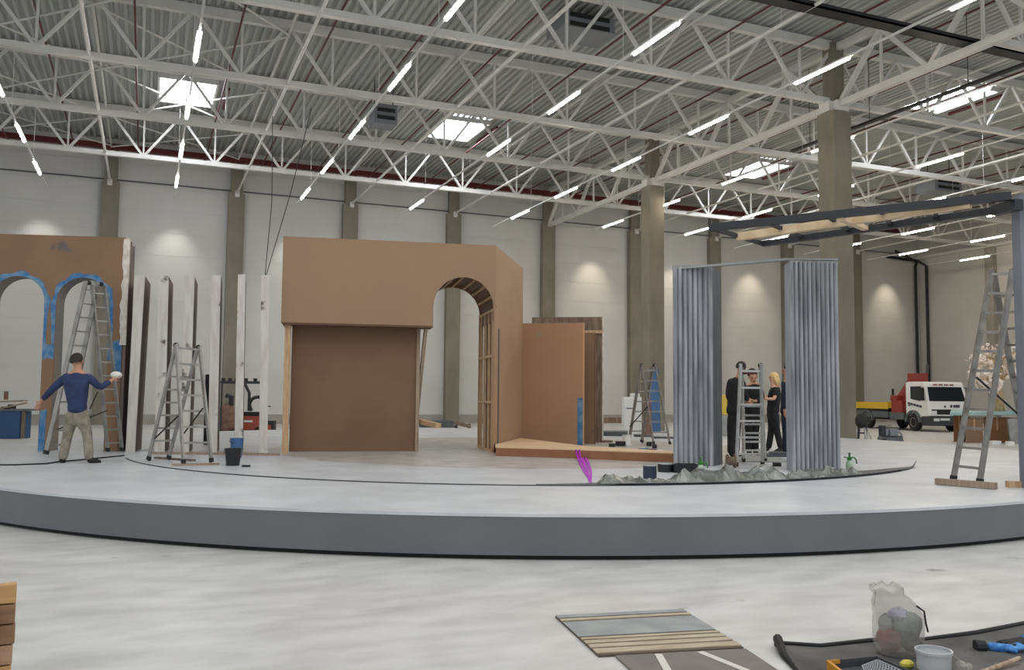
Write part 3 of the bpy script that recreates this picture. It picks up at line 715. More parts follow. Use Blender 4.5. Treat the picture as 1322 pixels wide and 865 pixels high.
def crumple(name, lab, aa, ab, rin, hmax, seed, nu=26, nv=8, m='foil', hang=0):
    rnd = random.Random(seed); b = MB(); P = {}
    peaks = [(rnd.uniform(.05, .95), rnd.uniform(.1, .85), rnd.uniform(.35, 1), rnd.uniform(.07, .2), rnd.uniform(.15, .45), rnd.uniform(-.9, .9)) for _ in range(17)]
    for i in range(nu+1):
        for j in range(nv+1):
            f = min(1, max(0, i/nu+rnd.uniform(-.35, .35)/nu)) if 0 < i < nu else i/nu; g = min(1, max(0, j/nv+(rnd.uniform(-.35, .35)/nv if 0 < j < nv else 0)))
            edge = .75+.25*math.sin(9*f+seed)*math.sin(4*f)
            a = aa+(ab-aa)*f; r = IR-.03-rin*g*edge*(.45+.55*math.sin(PI*f)**.5)
            h = 0
            for pf, pg, ph, sf, sg, sk in peaks:
                u_ = abs((f-pf-sk*(g-pg)*.25)/sf); v_ = abs((g-pg)/sg); h = max(h, ph*max(0, 1-u_)*max(0, 1-v_*.7))
            env = min(1, f*8+.05, (1-f)*8+.05)*(min(1, (1-g)*3+.05) if g > .5 else min(1, g*5+.08))
            P[i, j] = arcpt(a, r, HP+.022+(h+.3*rnd.random()**2)*hmax*env)
    vs = [P[i, j] for i in range(nu+1) for j in range(nv+1)]; fs = []
    for i in range(nu):
        for j in range(nv):
            q = (i*(nv+1)+j, (i+1)*(nv+1)+j, (i+1)*(nv+1)+j+1, i*(nv+1)+j+1)
            fs += [(q[0], q[1], q[2]), (q[0], q[2], q[3])] if rnd.random() < .5 else [(q[0], q[1], q[3]), (q[1], q[2], q[3])]
    b.add(vs, fs); o = tag(b.build(name, m, loc=arcpt(aa, IR)), lab, 'foil')
    return o
crumple('crumpled_foil', 'crumpled silver grey foil heaped between the two pleated columns', ang(852, 622), ang(1012, 619), 1.0, .21, 4, 30, 9)
crumple('crumpled_foil', 'crumpled foil bunched at the foot of the right pleated column', ang(1004, 620), ang(1116, 614), .62, .15, 9)
crumple('crumpled_foil', 'flatter grey foil left of the black paint cans', ang(772, 625), ang(862, 624), .8, .12, 12, 16, 7)
# paint cans
def can(p, r, h, lab, m, name='paint_can'):
    t = thing(name, lab, 'can', p)
    b = MB(); b.lathe([(.001, .002), (r*.96, 0), (r, .01), (r, h-.01), (r*.95, h), (r*.95, h-.03), (.001, h-.03)], 20, p); b.build('body', m, t, smooth=False)
    b = MB(); b.lathe([(r*1.02, h-.012), (r*1.02, h+.006), (r*.93, h+.006), (r*.93, h-.012)], 20, p); b.build('rim', 'alu_bright', t)
    return t
can(G(839, 618), .095, .19, 'dark blue paint can with pale rim at the left of the foil heap', 'can_blue')
can(G(860, 609), .13, .13, 'open black paint tub behind the dark blue can', 'can_black', 'paint_tub')
p = G(884, 610); t = thing('paint_tray', 'black rectangular paint tray below the left pleated column', 'tray', p)
b = MB(); b.obox(p-RH*.17-FH*.1, RH*.34, FH*.2, Z*.02); b.build('bottom', 'can_black', t)
b = MB()
for s in (-1, 1): b.obox(p+RH*(.165*s-.01)-FH*.1, RH*.02, FH*.2, Z*.13); b.obox(p-RH*.17+FH*(.095*s-.01), RH*.34, FH*.02, Z*.13)
b.build('wall', 'can_black', t)
def sprayer(p, lab, s=1.):
    t = thing('spray_bottle', lab, 'bottle', p)
    b = MB(); b.lathe([(.001, 0), (.07*s, 0), (.08*s, .03*s), (.08*s, .13*s), (.05*s, .18*s), (.03*s, .2*s)], 16, p); b.build('bottle', 'clear_green', t, smooth=True)
    b = MB(); b.lathe([(.032*s, .19*s), (.05*s, .2*s), (.05*s, .25*s), (.02*s, .27*s), (.02*s, .33*s), (.035*s, .34*s), (.001, .36*s)], 12, p)
    b.tube([p+Z*.24*s, p-RH*.12*s+Z*.26*s], .014*s, 6); b.build('pump', 'green_plastic', t)
    b = MB(); b.tube([p+Z*.25*s, p+RH*.1*s+Z*.25*s, p+RH*.14*s+Z*.2*s, p+RH*.15*s+Z*.12*s], .016*s, 6); b.build('handle', 'green_plastic', t)
sprayer(G(1097, 606), 'green and clear pressure sprayer right of the right pleated column', .76)
sprayer(G(905, 611), 'green sprayer at the foot of the left pleated column', .66)
# magenta ribbon
t = thing('ribbon', 'bright magenta ribbon hanging over the wooden step onto the stage', 'ribbon', G(760, 610))
def strip(pts, w, name, m):
    b = MB(); vs = []; fs = []
    for p, ww in zip(pts, w): vs += [p-RH*ww, p+RH*ww]
    for i in range(len(pts)-1): fs.append((2*i, 2*i+1, 2*i+3, 2*i+2))
    b.add(vs, fs); o = b.build(name, m, t); s = o.modifiers.new('s', 'SOLIDIFY'); s.thickness = .004
fr = G(754, 592.3)-FH*.012
for k_, (dx, w_) in enumerate(((-.1, .016), (-.035, .024), (.035, .018))):
    strip([fr+RH*(dx-.05)+Z*.168, fr+RH*(dx-.03)+Z*.09, fr+RH*(dx-.005)+Z*.02, G(757, 599, HP+.01)+RH*dx, G(761, 610, HP+.01)+RH*dx*.7, G(765-2*k_, 619+2.5*k_, HP+.01)+RH*dx*.4], [w_*.7, w_, w_*1.3, w_*1.25, w_*.8, w_*.55], 'strand', 'magenta')

# buckets
def bucket(p, r, h, lab, m, name='bucket', lid=None):
    t = thing(name, lab, 'bucket', p)
    b = MB(); b.lathe([(.001, 0), (r*.78, 0), (r*.98, h-.015), (r*1.06, h-.015), (r*1.06, h), (r*.95, h), (r*.75, .02), (.001, .02)], 24, p); b.build('pail', m, t)
    b = MB(); b.tube([p+V((r*1.03*math.cos(a), 0, 0))+Z*(h-.03)+FH*(-r*.9*math.sin(a)) - Z*.05*math.sin(a) for a in [PI*k/12 for k in range(13)]], .005, 5); b.build('handle', 'dark_metal', t)
    return t
bucket(G(300.5, 601), .13, .27, 'black bucket standing before the white posts', 'can_black')
bucket(G(305, 590.5), .115, .34, 'blue bucket behind the black bucket', 'board_blue')
b = MB(); b.obox(G(312, 603), RH*.12, FH*.05, Z*.03); tag(b.build('scraper', 'foot_black', loc=G(312, 603)), 'small dark tool lying right of the black bucket', 'tool')
for px0, py0, px1, py1, lab, m in ((201, 592, 250, 595.5, 'dark plank lying under the small stepladder', 'weathered_wood'), (222, 601.5, 283, 600, 'pale batten lying at the feet of the small stepladder', 'pine_grey')):
    b = MB(); b.beam(G(px0, py0)+Z*.016, G(px1, py1)+Z*.016, .08, .03); tag(b.build('plank', m, loc=G(px0, py0)), lab, 'plank')

# ---------------------------------------------------------------- people
def skin(name, verts, edges, m, parent, sub=2, extra=None, mats=None):
    me = bpy.data.meshes.new(name+'_tmp'); keys = list(verts)
    me.from_pydata([tuple(verts[k][0]) for k in keys], [], [(keys.index(a), keys.index(c)) for a, c in edges])
    o = bpy.data.objects.new(name+'_tmp', me); C.objects.link(o)
    sk = o.modifiers.new('skin', 'SKIN'); sk.use_smooth_shade = True
    lay = me.skin_vertices[0].data
    for i, k in enumerate(keys):
        r = verts[k][1]; lay[i].radius = (r, r) if not isinstance(r, tuple) else r
        lay[i].use_root = (i == 0)
    ss = o.modifiers.new('sub', 'SUBSURF'); ss.levels = sub; ss.render_levels = sub
    dg = bpy.context.evaluated_depsgraph_get(); dg.update()
    nm = bpy.data.meshes.new_from_object(o.evaluated_get(dg)); bpy.data.objects.remove(o)
    bm = bmesh.new(); bm.from_mesh(nm); base = parent_origin(parent)
    if extra: extra(bm)
    for v in bm.verts: v.co -= base
    nm2 = bpy.data.meshes.new(name); bm.to_mesh(nm2); bm.free()
    for x in (mats or [m]): nm2.materials.append(MT[x])
    for p in nm2.polygons: p.use_smooth = True
    ob = bpy.data.objects.new(name, nm2); C.objects.link(ob); ob.parent = parent
    return ob
def person(lab, J, F_, top_m, leg_m, skin_m, hair_m, long_sleeve=True, k=1., hair='short', top_name='shirt'):
    """J: world joints. F_: facing direction."""
    base = (J['anL']+J['anR'])/2; base = V((base.x, base.y, HP))
    t = thing('person', lab, 'person', base)
    hd, nk, ch, pv = J['head'], J['neck'], J['chest'], J['pelvis']
    F_ = F_.normalized(); sp = (ch+pv)/2; hup = (hd-nk).normalized()
    vs = {'pv': (pv, .11*k), 'sp': (sp, .105*k), 'ch': (ch, .13*k), 'nk': (nk, .055*k), 'h0': (hd-hup*.055*k+F_*.01, .068*k), 'h1': (hd+hup*.02*k, .085*k), 'h2': (hd+hup*.085*k, .06*k)}
    es = [('pv', 'sp'), ('sp', 'ch'), ('ch', 'nk'), ('nk', 'h0'), ('h0', 'h1'), ('h1', 'h2')]
    for s in 'LR':
        sh, el, wr, ha = J['sh'+s], J['el'+s], J['wr'+s], J['ha'+s]
        hi, kn, an_, to = J['hi'+s], J['kn'+s], J['an'+s], J['to'+s]
        vs.update({'sh'+s: (sh, .056*k), 'el'+s: (el, .043*k), 'wr'+s: (wr, .029*k), 'pm'+s: (wr.lerp(ha, .45), (.036*k, .018*k)), 'hi'+s: (hi.lerp(kn, .25), .085*k), 'kn'+s: (kn, .06*k), 'an'+s: (an_, .034*k), 'to'+s: (an_.lerp(to, .6)-Z*.02, .022*k)})
        es += [('ch', 'sh'+s), ('sh'+s, 'el'+s), ('el'+s, 'wr'+s), ('wr'+s, 'pm'+s), ('pv', 'hi'+s), ('hi'+s, 'kn'+s), ('kn'+s, 'an'+s), ('an'+s, 'to'+s)]
        hd_ = (ha-wr).normalized(); side = hd_.cross(F_)
        if side.length < .2: side = hd_.cross(RH)
        side.normalize(); curl = hd_.cross(side)
        for i, (off, ln) in enumerate(((-.03, .07), (-.01, .085), (.01, .08), (.03, .062))):
            q = wr.lerp(ha, .6)+side*off*k; a = q+hd_*ln*.55*k+curl*.008; c_ = a+hd_*ln*.4*k+curl*.03
            vs.update({'f%d%s0' % (i, s): (q, .0095*k), 'f%d%s1' % (i, s): (a, .009*k), 'f%d%s2' % (i, s): (c_, .008*k)})
            es += [('pm'+s, 'f%d%s0' % (i, s)), ('f%d%s0' % (i, s), 'f%d%s1' % (i, s)), ('f%d%s1' % (i, s), 'f%d%s2' % (i, s))]
        q = wr.lerp(ha, .3)-side*.045*k; vs['th'+s] = (q, .011*k); vs['tt'+s] = (q+hd_*.045*k-side*.015*k, .0095*k); es += [('pm'+s, 'th'+s), ('th'+s, 'tt'+s)]
    sdv = F_.cross(hup).normalized()
    def face(bm):
        def blob(c, r, mi, sc=(1, 1, 1)):
            mt = Matrix.Translation(c) @ Matrix((tuple(sdv*sc[0])+(0,), tuple(F_*sc[1])+(0,), tuple(hup*sc[2])+(0,), (0, 0, 0, 1))).transposed()
            g = bmesh.ops.create_uvsphere(bm, u_segments=8, v_segments=6, radius=r)
            bmesh.ops.transform(bm, matrix=mt, verts=g['verts'])
            for f in {f for v in g['verts'] for f in v.link_faces}: f.material_index = mi
        blob(hd+F_*.095*k-hup*.02, .016*k, 0, (1, 1.2, 1.7))
        for s in (-1, 1):
            blob(hd+F_*.082*k+sdv*.032*s*k+hup*.012, .012*k, 1); blob(hd+sdv*.085*s*k-hup*.01, .026*k, 0, (.4, .7, 1.2))
        blob(hd+F_*.08*k-hup*.062*k, .02*k, 1, (1.2, .5, .35))
    skin('body', vs, es, skin_m, t, 2, face, [skin_m, 'face_dark'])
    # top
    cv = {'sp': (sp, .15*k), 'pv': (pv-Z*.07*k, .17*k), 'ch': (ch, .158*k), 'uc': (ch.lerp(nk, .55), .115*k), 'nk': (nk.lerp(ch, .08), .068*k)}; ce_ = [('sp', 'pv'), ('sp', 'ch'), ('ch', 'uc'), ('uc', 'nk')]
    for s in 'LR':
        cv['sh'+s] = (J['sh'+s], .078*k); ce_.append(('ch', 'sh'+s))
        if long_sleeve:
            cv['el'+s] = (J['el'+s], .06*k); cv['wr'+s] = (J['el'+s].lerp(J['wr'+s], .93), .045*k); ce_ += [('sh'+s, 'el'+s), ('el'+s, 'wr'+s)]
        else:
            cv['el'+s] = (J['sh'+s].lerp(J['el'+s], .75), .066*k); ce_ += [('sh'+s, 'el'+s)]
    skin(top_name, cv, ce_, top_m, t)
    cv = {'wa': (pv+Z*.1*k, .14*k), 'pv': (pv-Z*.03*k, .155*k)}; ce_ = [('wa', 'pv')]
    for s in 'LR':
        lk = J['kn'+s]; cv['hi'+s] = (J['hi'+s].lerp(lk, .3), .105*k); cv['kn'+s] = (lk, .08*k); cv['an'+s] = (J['an'+s]-Z*.045, .074*k)
        ce_ += [('pv', 'hi'+s), ('hi'+s, 'kn'+s), ('kn'+s, 'an'+s)]
    skin('trousers', cv, ce_, leg_m, t)
    for s in 'LR':
        a, c_ = J['an'+s], J['to'+s]; d_ = (c_-a)
        skin('shoe', {'a': (a-d_*.25-Z*.025, .055*k), 'b': (a+d_*.4-Z*.03, .055*k), 'c': (a+d_*1.25-Z*.04, .042*k)}, [('a', 'b'), ('b', 'c')], 'shoe', t, 1)
    b = MB()
    if hair == 'short':
        c0 = hd+hup*.035*k-F_*.025*k
        vs_ = []; fs_ = []; n = 14
        for i in range(6):
            th = (PI*.66)*i/5
            for q in range(n):
                ph = 2*PI*q/n; vs_.append(c0+(sdv*math.cos(ph)+F_*math.sin(ph))*(.1*k*math.sin(th))+hup*(.11*k*math.cos(th))-F_*(.022*k*i/5))
        for i in range(5):
            for q in range(n): fs_.append((i*n+q, i*n+(q+1) % n, (i+1)*n+(q+1) % n, (i+1)*n+q))
        b.add(vs_, fs_)
    else:
        b.ball(hd+hup*.04*k-F_*.035*k, .105*k, 12)
        b.tube([hd+hup*.06*k-F_*.05*k, hd-hup*.06*k-F_*.075*k, hd-hup*.2*k-F_*.08*k], [.09*k, .085*k, .05*k], 10)
        for s in (-1, 1): b.tube([hd+hup*.05*k+sdv*.08*s*k, hd-hup*.06*k+sdv*.09*s*k-F_*.01, hd-hup*.17*k+sdv*.08*s*k-F_*.03], [.03*k, .035*k, .02*k], 8)
    b.build('hair', hair_m, t, smooth=True)
    return t
def JJ(d, **kw):
    J = {}
    for n, v in kw.items(): J[n] = D(v[0], v[1], d+(v[2] if len(v) > 2 else 0))
    return J
def ground(J):
    for s in 'LR':
        J['an'+s].z = HP+.085; J['to'+s].z = HP+.045
    return J
d = 13.95
J = ground(JJ(d, head=(100, 466.5, .04), neck=(100, 479), chest=(100, 490), pevis=(100, 531), pelvis=(100, 530), shL=(85.5, 487), elL=(68, 502, -.02), wrL=(54, 517, .05), haL=(48, 527, .08), shR=(114.5, 486.5), elR=(129, 500.5, .12), wrR=(143, 492, .32), haR=(152, 485, .4),
           hiL=(93, 536), knL=(87, 563, .04), anL=(80.5, 593), toL=(76, 599, -.02), hiR=(107, 536), knR=(113, 562, .05), anR=(115, 593), toR=(121, 598, .06)))
for s in 'LR': J['to'+s] = J['an'+s]+FH*.12+(RH*(-.05 if s == 'L' else .1)); J['to'+s].z = HP+.045
person('person in dark blue sweater and khaki work trousers, seen from behind', J, FH+Z*.05, 'sweater', 'khaki', 'skin', 'hair_dark', top_name='sweater')
ht = D(150, 486.5, 14.35)
t = thing('paint_sponge', 'white fluffy paint sponge held by the man in the blue sweater', 'sponge', ht)
b = MB(); b.ball(ht+Z*.03, .075, 12, sc=(1.25, .8, .8)); b.build('pad', 'white_fluff', t, smooth=True)
b = MB(); b.tube([ht-Z*.02, D(143, 491, 14.3)], .016, 6); b.build('grip', 'foot_black', t)
# woman
d = 18.7
J = ground(JJ(d, head=(998, 488), neck=(999, 497.5), chest=(1000, 506), pelvis=(997.5, 531), shL=(1003, 502.5, .14), elL=(996, 513.5, .05), wrL=(988, 512, -.02), haL=(982, 510, -.02), shR=(1001, 502.5, -.14), elR=(1000, 515, -.2), wrR=(991, 515, -.2), haR=(984.5, 513, -.18),
           hiL=(997, 534, .08), knL=(995.5, 557, .08), anL=(992, 578, .08), toL=(986, 580, .05), hiR=(999, 534, -.08), knR=(1003, 557, -.05), anR=(1009, 577, -.1), toR=(1003, 581, -.12)))
J['toR'] = J['anR']-RH*.13; J['toR'].z = HP+.04; J['toL'] = J['anL']-RH*.13; J['toL'].z = HP+.04
person('person with long blonde hair in black T-shirt and trousers, arms forward', J, -RH-FH*.25, 'black_cloth', 'black_cloth', 'skin_light', 'hair_blonde', False, .92, 'long')
# two men in black behind the ladder
d = 16.9
J = ground(JJ(d, head=(957.5, 476.5), neck=(954, 487), chest=(950, 496), pelvis=(947.5, 534), shL=(942, 494, .05), elL=(940, 511, -.02), wrL=(946, 525, .1), haL=(952, 529, .2), shR=(958, 494, .12), elR=(962, 511, .2), wrR=(966, 518, .25), haR=(970, 519, .3),
           hiL=(944, 538), knL=(944, 562), anL=(943.5, 585), toL=(942, 590), hiR=(951, 538, .1), knR=(950.5, 562, .1), anR=(950, 585, .1), toR=(953, 590, .1)))
for s in 'LR': J['to'+s] = J['an'+s]+(RH*.7+FH*.4)*.15; J['to'+s].z = HP+.045
person('person in black bending forward at the left of the narrow ladder', J, RH*.8+FH*.6-Z*.35, 'black_cloth', 'black_cloth', 'skin', 'hair_dark')
d = 17.6
J = ground(JJ(d, head=(972, 486), neck=(972.5, 494), chest=(973, 502), pelvis=(971, 535), shL=(981, 500), elL=(984, 514, -.05), wrL=(975, 518, -.25), haL=(967, 517, -.3), shR=(964, 500), elR=(960, 515), wrR=(964, 519, -.25), haR=(970, 518.5, -.32),
           hiL=(975, 538), knL=(975, 560), anL=(975, 582), toL=(976, 588), hiR=(967, 538), knR=(967, 560), anR=(966.5, 582), toR=(964, 588)))
for s in 'LR': J['to'+s] = J['an'+s]-FH*.15; J['to'+s].z = HP+.045
person('person in black facing the viewer behind the narrow ladder, head bowed', J, -FH-Z*.6, 'black_cloth', 'black_cloth', 'skin', 'hair_dark')
d = 17.4
J = ground(JJ(d, head=(1016, 479.5), neck=(1017, 490), chest=(1018, 499), pelvis=(1017, 534), shL=(1024, 496, .1), elL=(1024, 514), wrL=(1022, 530), haL=(1021, 537), shR=(1015, 496, -.12), elR=(1013.5, 514, -.15), wrR=(1013, 530, -.15), haR=(1012.5, 537, -.15),
           hiL=(1019, 538, .1), knL=(1019, 562, .1), anL=(1019, 584, .1), toL=(1014, 588), hiR=(1016, 538, -.05), knR=(1015, 562, -.05), anR=(1014.5, 585, -.05), toR=(1009, 588)))
for s in 'LR': J['to'+s] = J['an'+s]-RH*.15; J['to'+s].z = HP+.045
person('person in dark navy clothes mostly hidden behind the right pleated column', J, -RH, 'navy_cloth', 'navy_cloth', 'skin', 'hair_dark')

# ---------------------------------------------------------------- truck
tf = (RH*.152-FH*.989).normalized(); ts = (-RH*.989-FH*.152).normalized()
wp = G(1182.5, 556.5, 0); T0 = wp-ts*1.0
def TT(x, y, z): return T0+tf*x+ts*y+Z*z
tk = thing('truck', 'white cab flatbed truck with red loading crane parked in the far corner', 'truck', T0)
def tprism(prof, y0, y1, name, m, bevel=0, par=None):
    b = MB(); b.prism([TT(x, y0, z) for x, z in prof], ts*(y1-y0)); return b.build(name, m, par or tk, bevel=bevel)
cab = tprism([(-.68, .75), (-.68, 2.42), (-.5, 2.5), (.72, 2.48), (.84, 2.38), (1.12, 1.5), (1.17, 1.1), (1.17, .78), (.6, .7)], -1.08, 1.08, 'cab', 'truck_white', .03)
b = MB(); b.hexa([TT(1.13, -.98, 1.52), TT(1.13, .98, 1.52), TT(1.1, .98, 1.5), TT(1.1, -.98, 1.5), TT(.9, -.92, 2.22), TT(.9, .92, 2.22), TT(.86, .92, 2.22), TT(.86, -.92, 2.22)]); b.build('windscreen', 'glass_dark', cab)
for y in (1.085, -1.085):
    b = MB(); b.prism([TT(-.25, y, 2.25), TT(.62, y, 2.25), TT(.92, y, 1.6), TT(.5, y, 1.52), TT(-.25, y, 1.62)], ts*(.015 if y > 0 else -.015)); b.build('side_window', 'glass_dark', cab)
b = MB(); b.obox(TT(1.165, -.9, .86), ts*1.8, tf*.03, Z*.25); b.build('grille', 'truck_black', cab)
b = MB(); b.obox(TT(1.18, -.95, .8), ts*1.9, tf*.03, Z*.05); b.build('grille_trim', 'truck_white', cab)
b = MB()
for y in (-.32, .02, .18, .3, .42): b.obox(TT(1.15, -y-.1, 1.2), ts*-.09, tf*.03, Z*(.14 if y != -.32 else .1))
b.build('front_lettering', 'ink', cab)
b = MB()
for k in range(5): b.prism([TT(-.5+.24*k, 1.09, 1.46-.035*k), TT(-.3+.24*k, 1.09, 1.43-.035*k), TT(-.3+.24*k, 1.09, 1.32-.035*k), TT(-.5+.24*k, 1.09, 1.35-.035*k)], ts*.006)
b.build('door_lettering', 'ink', cab)
b = MB()
for k in range(4): b.obox(TT(.88, -.5+.3*k, 2.3), ts*.2, tf*.03, Z*.06)
b.build('visor_lettering', 'truck_red', cab)
b = MB(); b.obox(TT(-.45, 1.085, 1.36-.1), tf*.16, ts*.03, Z*.04); b.build('door_handle', 'truck_black', cab)
b = MB(); b.obox(TT(.62, -1.1, .3), tf*.62, ts*2.2, Z*.47); b.build('bumper', 'truck_dark', tk, bevel=.04)
for y in (-.78, .78):
    b = MB(); b.box(TT(1.17, y, .95), (.3, .06, .2), (ts, tf, Z)); b.build('headlight', 'lamp_clear', cab, bevel=.02)
    b = MB(); b.box(TT(1.25, y*.9, .6), (.3, .04, .14), (ts, tf, Z)); b.build('fog_lamp', 'lamp_clear', tk)
    b = MB(); b.beam(TT(.85, y*1.45, 2.2), TT(.95, y*1.6, 2.15), .04); b.box(TT(.95, y*1.62, 1.85), (.2, .1, .62), (ts, tf, Z)); b.build('mirror', 'truck_black', cab)
b = MB(); b.box(TT(1.26, .25, .62), (.5, .02, .11), (ts, tf, Z)); b.build('number_plate', 'lamp_clear', tk)
b = MB(); b.obox(TT(-6.2, -.45, .5), tf*7.0, ts*.9, Z*.35); b.build('chassis', 'truck_black', tk)
b = MB(); b.obox(TT(-6.3, -1.15, .62), tf*4.1, ts*2.3, Z*.34); b.obox(TT(-2.1, -1.1, .55), tf*1.2, ts*2.2, Z*.35); b.build('side_skirt', 'truck_grey', tk)
b = MB(); b.obox(TT(-6.3, -1.2, 1.0), tf*4.2, ts*2.4, Z*.1); b.build('bed_floor', 'truck_black', tk)
b = MB()
b.obox(TT(-6.3, 1.17, 1.08), tf*4.2, ts*.05, Z*.36); b.obox(TT(-6.3, -1.2, 1.08), tf*4.2, ts*.05, Z*.36); b.obox(TT(-6.3, -1.2, 1.08), tf*.05, ts*2.4, Z*.36); b.build('dropside', 'truck_yellow', tk)
b = MB(); b.obox(TT(-2.05, -.95, .9), tf*.07, ts*.1, Z*1.25); b.obox(TT(-2.05, .9, .9), tf*.07, ts*.1, Z*1.25); b.build('stake', 'truck_dark', tk)
for x, y in ((0, 1.0), (0, -1.0), (-4.2, 1.0), (-4.2, -1.0)):
    b = MB(); c = TT(x, y-.13 if y > 0 else y-.13, .45); b.lathe([(.001, 0), (.4, 0), (.45, .05), (.45, .22), (.4, .27), (.001, .27)], 24, c, axis=(tf, Z, ts)); w = b.build('wheel', 'truck_black', tk, smooth=False)
    b = MB(); b.lathe([(.001, .2 if y > 0 else .02), (.24, .28 if y > 0 else -.02), (.24, .24)], 20, c, axis=(tf, Z, ts)); b.build('hub', 'alu', w)
    b = MB(); pr = [(.62*math.cos(PI*k/10), .45+.6*math.sin(PI*k/10)) for k in range(11)]+[(-.5*math.cos(PI*k/10), .45+.48*math.sin(PI*k/10)) for k in range(11)]
    b.prism([TT(x+q, y+(.06 if y > 0 else -.2), z_) for q, z_ in pr], ts*.14); b.build('wheel_arch', 'truck_grey', tk)
cr = MB(); cr.obox(TT(-1.95, -.2, .9), tf*.95, ts*1.3, Z*.62); cr.beam(TT(-1.75, 1.0, 1.3), TT(-1.2, .3, 2.75), .3, .3); cr.beam(TT(-1.2, .9, 1.3), TT(-1.05, .2, 2.6), .2, .2); cr.obox(TT(-1.4, -.35, 2.5), tf*.5, ts*.85, Z*.45); cr.obox(TT(-2.0, .5, 1.5), tf*.6, ts*.62, Z*.3)
cr.build('crane', 'truck_red', tk, bevel=.02)
b = MB(); b.beam(TT(-1.0, -.35, 2.9), TT(-1.3, -.6, 3.4), .12, .1); b.build('crane_arm', 'truck_dark', tk)

# compressor and trestle behind the stage
q = G(1149, 578, 0); t = thing('compressor', 'grey wheeled compressor standing behind the stage', 'machine', q)
b = MB(); b.tube([q-RH*.35+Z*.24, q+RH*.36+Z*.24], .15, 14); b.build('tank', 'grey_metal', t, smooth=True)
b = MB(); b.box(q+RH*.1+Z*.5, (.28, .26, .24), (RH, FH, Z)); b.lathe([(.001, 0), (.1, 0), (.1, .2), (.001, .2)], 12, q-RH*.12+Z*.4); b.build('motor', 'slab_grey', t, bevel=.02)
b = MB(); b.obox(q-RH*.33-FH*.12+Z*.38, RH*.16, FH*.2, Z*.34); b.build('panel', 'dark_metal', t)
b = MB(); b.tube([q-RH*.3+Z*.72, q+RH*.05+Z*.74], .02, 6); b.tube([q+RH*.2+Z*.6, q+RH*.38+Z*.45, q+RH*.42+Z*.2, q+RH*.4+Z*.05], .035, 8); b.build('pipe', 'alu', t)
for s in (-.2,):
    b = MB(); b.lathe([(.001, 0), (.15, 0), (.15, .08), (.001, .08)], 18, q-RH*.25-FH*.2+Z*.15, axis=(RH, Z, FH)); b.build('wheel', 'foot_black', t)
b = MB(); b.obox(q+RH*.3-FH*.05, RH*.04, FH*.1, Z*.12); b.build('foot', 'foot_black', t)
q = G(1113, 586, 0); t = thing('sack_truck', 'black sack truck leaning beside the big concrete column, behind the stage', 'trolley', q)
b = MB(); b.beam(q-RH*.14, q-RH*.05+Z*1.1, .05, .05); b.beam(q+RH*.1, q+RH*.14+Z*1.1, .05, .05)
for z_ in (.3, .6, .9): b.beam(q-RH*.13+Z*z_, q+RH*.12+Z*z_, .04, .04)
b.build('frame', 'dark_metal', t)
b = MB(); b.ball(q+Z*.95, .22, 10, sc=(1, .6, 1)); b.build('bag', 'foot_black', t, smooth=True)
b = MB(); b.beam(q+RH*.15+Z*.75, q+RH*.5+FH*.1, .03, .03); b.beam(q+RH*.1+Z*.75, q+RH*.05-FH*.2, .04, .04); b.build('prop', 'alu_bright', t)
for s in (-.15, .13):
    b = MB(); b.lathe([(.001, 0), (.12, 0), (.12, .05), (.001, .05)], 14, q+RH*s+FH*.06+Z*.12, axis=(FH, Z, RH)); b.build('wheel', 'foot_black', t)

# boxes, teal slab, blossom tree at right
def gx(px, py, d_): p = D(px, 520, d_); return V((p.x, p.y, 0))
DV = FH+RH*.54
def carton(px0, px1, d_, h, dep, lab, m='cardboard'):
    a, c = gx(px0, 0, d_), gx(px1, 0, d_); t = thing('cardboard_box', lab, 'box', (a+c)/2)
    b = MB(); b.obox(a, c-a, DV*dep, Z*h); b.build('carton', m, t, bevel=.01)
    b = MB(); m_ = (a+c)/2-RH*.03; b.obox(m_-FH*.003+Z*(h*.5), RH*.06, DV*.003, Z*(h*.5)); b.obox(m_+Z*h, RH*.06, DV*dep, Z*.003); b.build('tape', 'mdf_edge', t)
    return t
carton(1230, 1245, 33.2, 1.0, .9, 'brown cardboard box at the left end under the teal slab')
carton(1246, 1268, 32.6, .88, .8, 'brown cardboard box under the middle of the teal slab', 'mdf_worn')
carton(1269, 1304, 33.0, .92, .9, 'wide brown cardboard box under the right end of the teal slab')
a, c = gx(1226, 0, 32.4), gx(1314, 0, 32.6); b = MB(); b.prism([a+Z*1.0, c+Z*1.04, c+DV*1.4+Z*1.1, a+DV*1.4+Z*1.1], Z*.12); t = thing('foam_slab', 'pale teal slab lying across the brown boxes', 'slab', a+Z*1.0); b.build('slab', 'teal', t, bevel=.02)
p = gx(1309, 0, 32.3); b = MB(); b.lathe([(.001, 0), (.24, 0), (.34, .9), (.3, .9), (.22, .05), (.001, .05)], 4, p); tag(b.build('planter', 'board_bluegrey', loc=p), 'pale grey tapered planter at the right end of the boxes', 'planter')
for px, py, w_, lab in ((1285, 574.5, .32, 'white carton lying at the foot of the wide brown box'), (1304, 575.5, .22, 'small white carton beside the grey planter'), (1262, 589, .2, 'white roll lying behind the big ladder rungs')):
    q = G(px, py, 0); b = MB(); b.box(q+Z*.075, (w_, .2, .15), (RH, FH, Z)); tag(b.build('carton', 'fridge_white', loc=q, bevel=.01), lab, 'box')
tp = gx(1289, 0, 33.3)+Z*1.12
t = thing('blossom_tree', 'artificial tree with pale pink blossom standing on the teal slab', 'tree', tp)
b = MB(); b.tube([tp, tp+Z*.6+RH*.03, tp+Z*1.2-RH*.02, tp+Z*1.8+RH*.1, tp+Z*2.6+RH*.25], [.2, .17, .13, .09, .04], 10); b.build('trunk', 'bark', t, smooth=True)
rnd = random.Random(21); tips = []
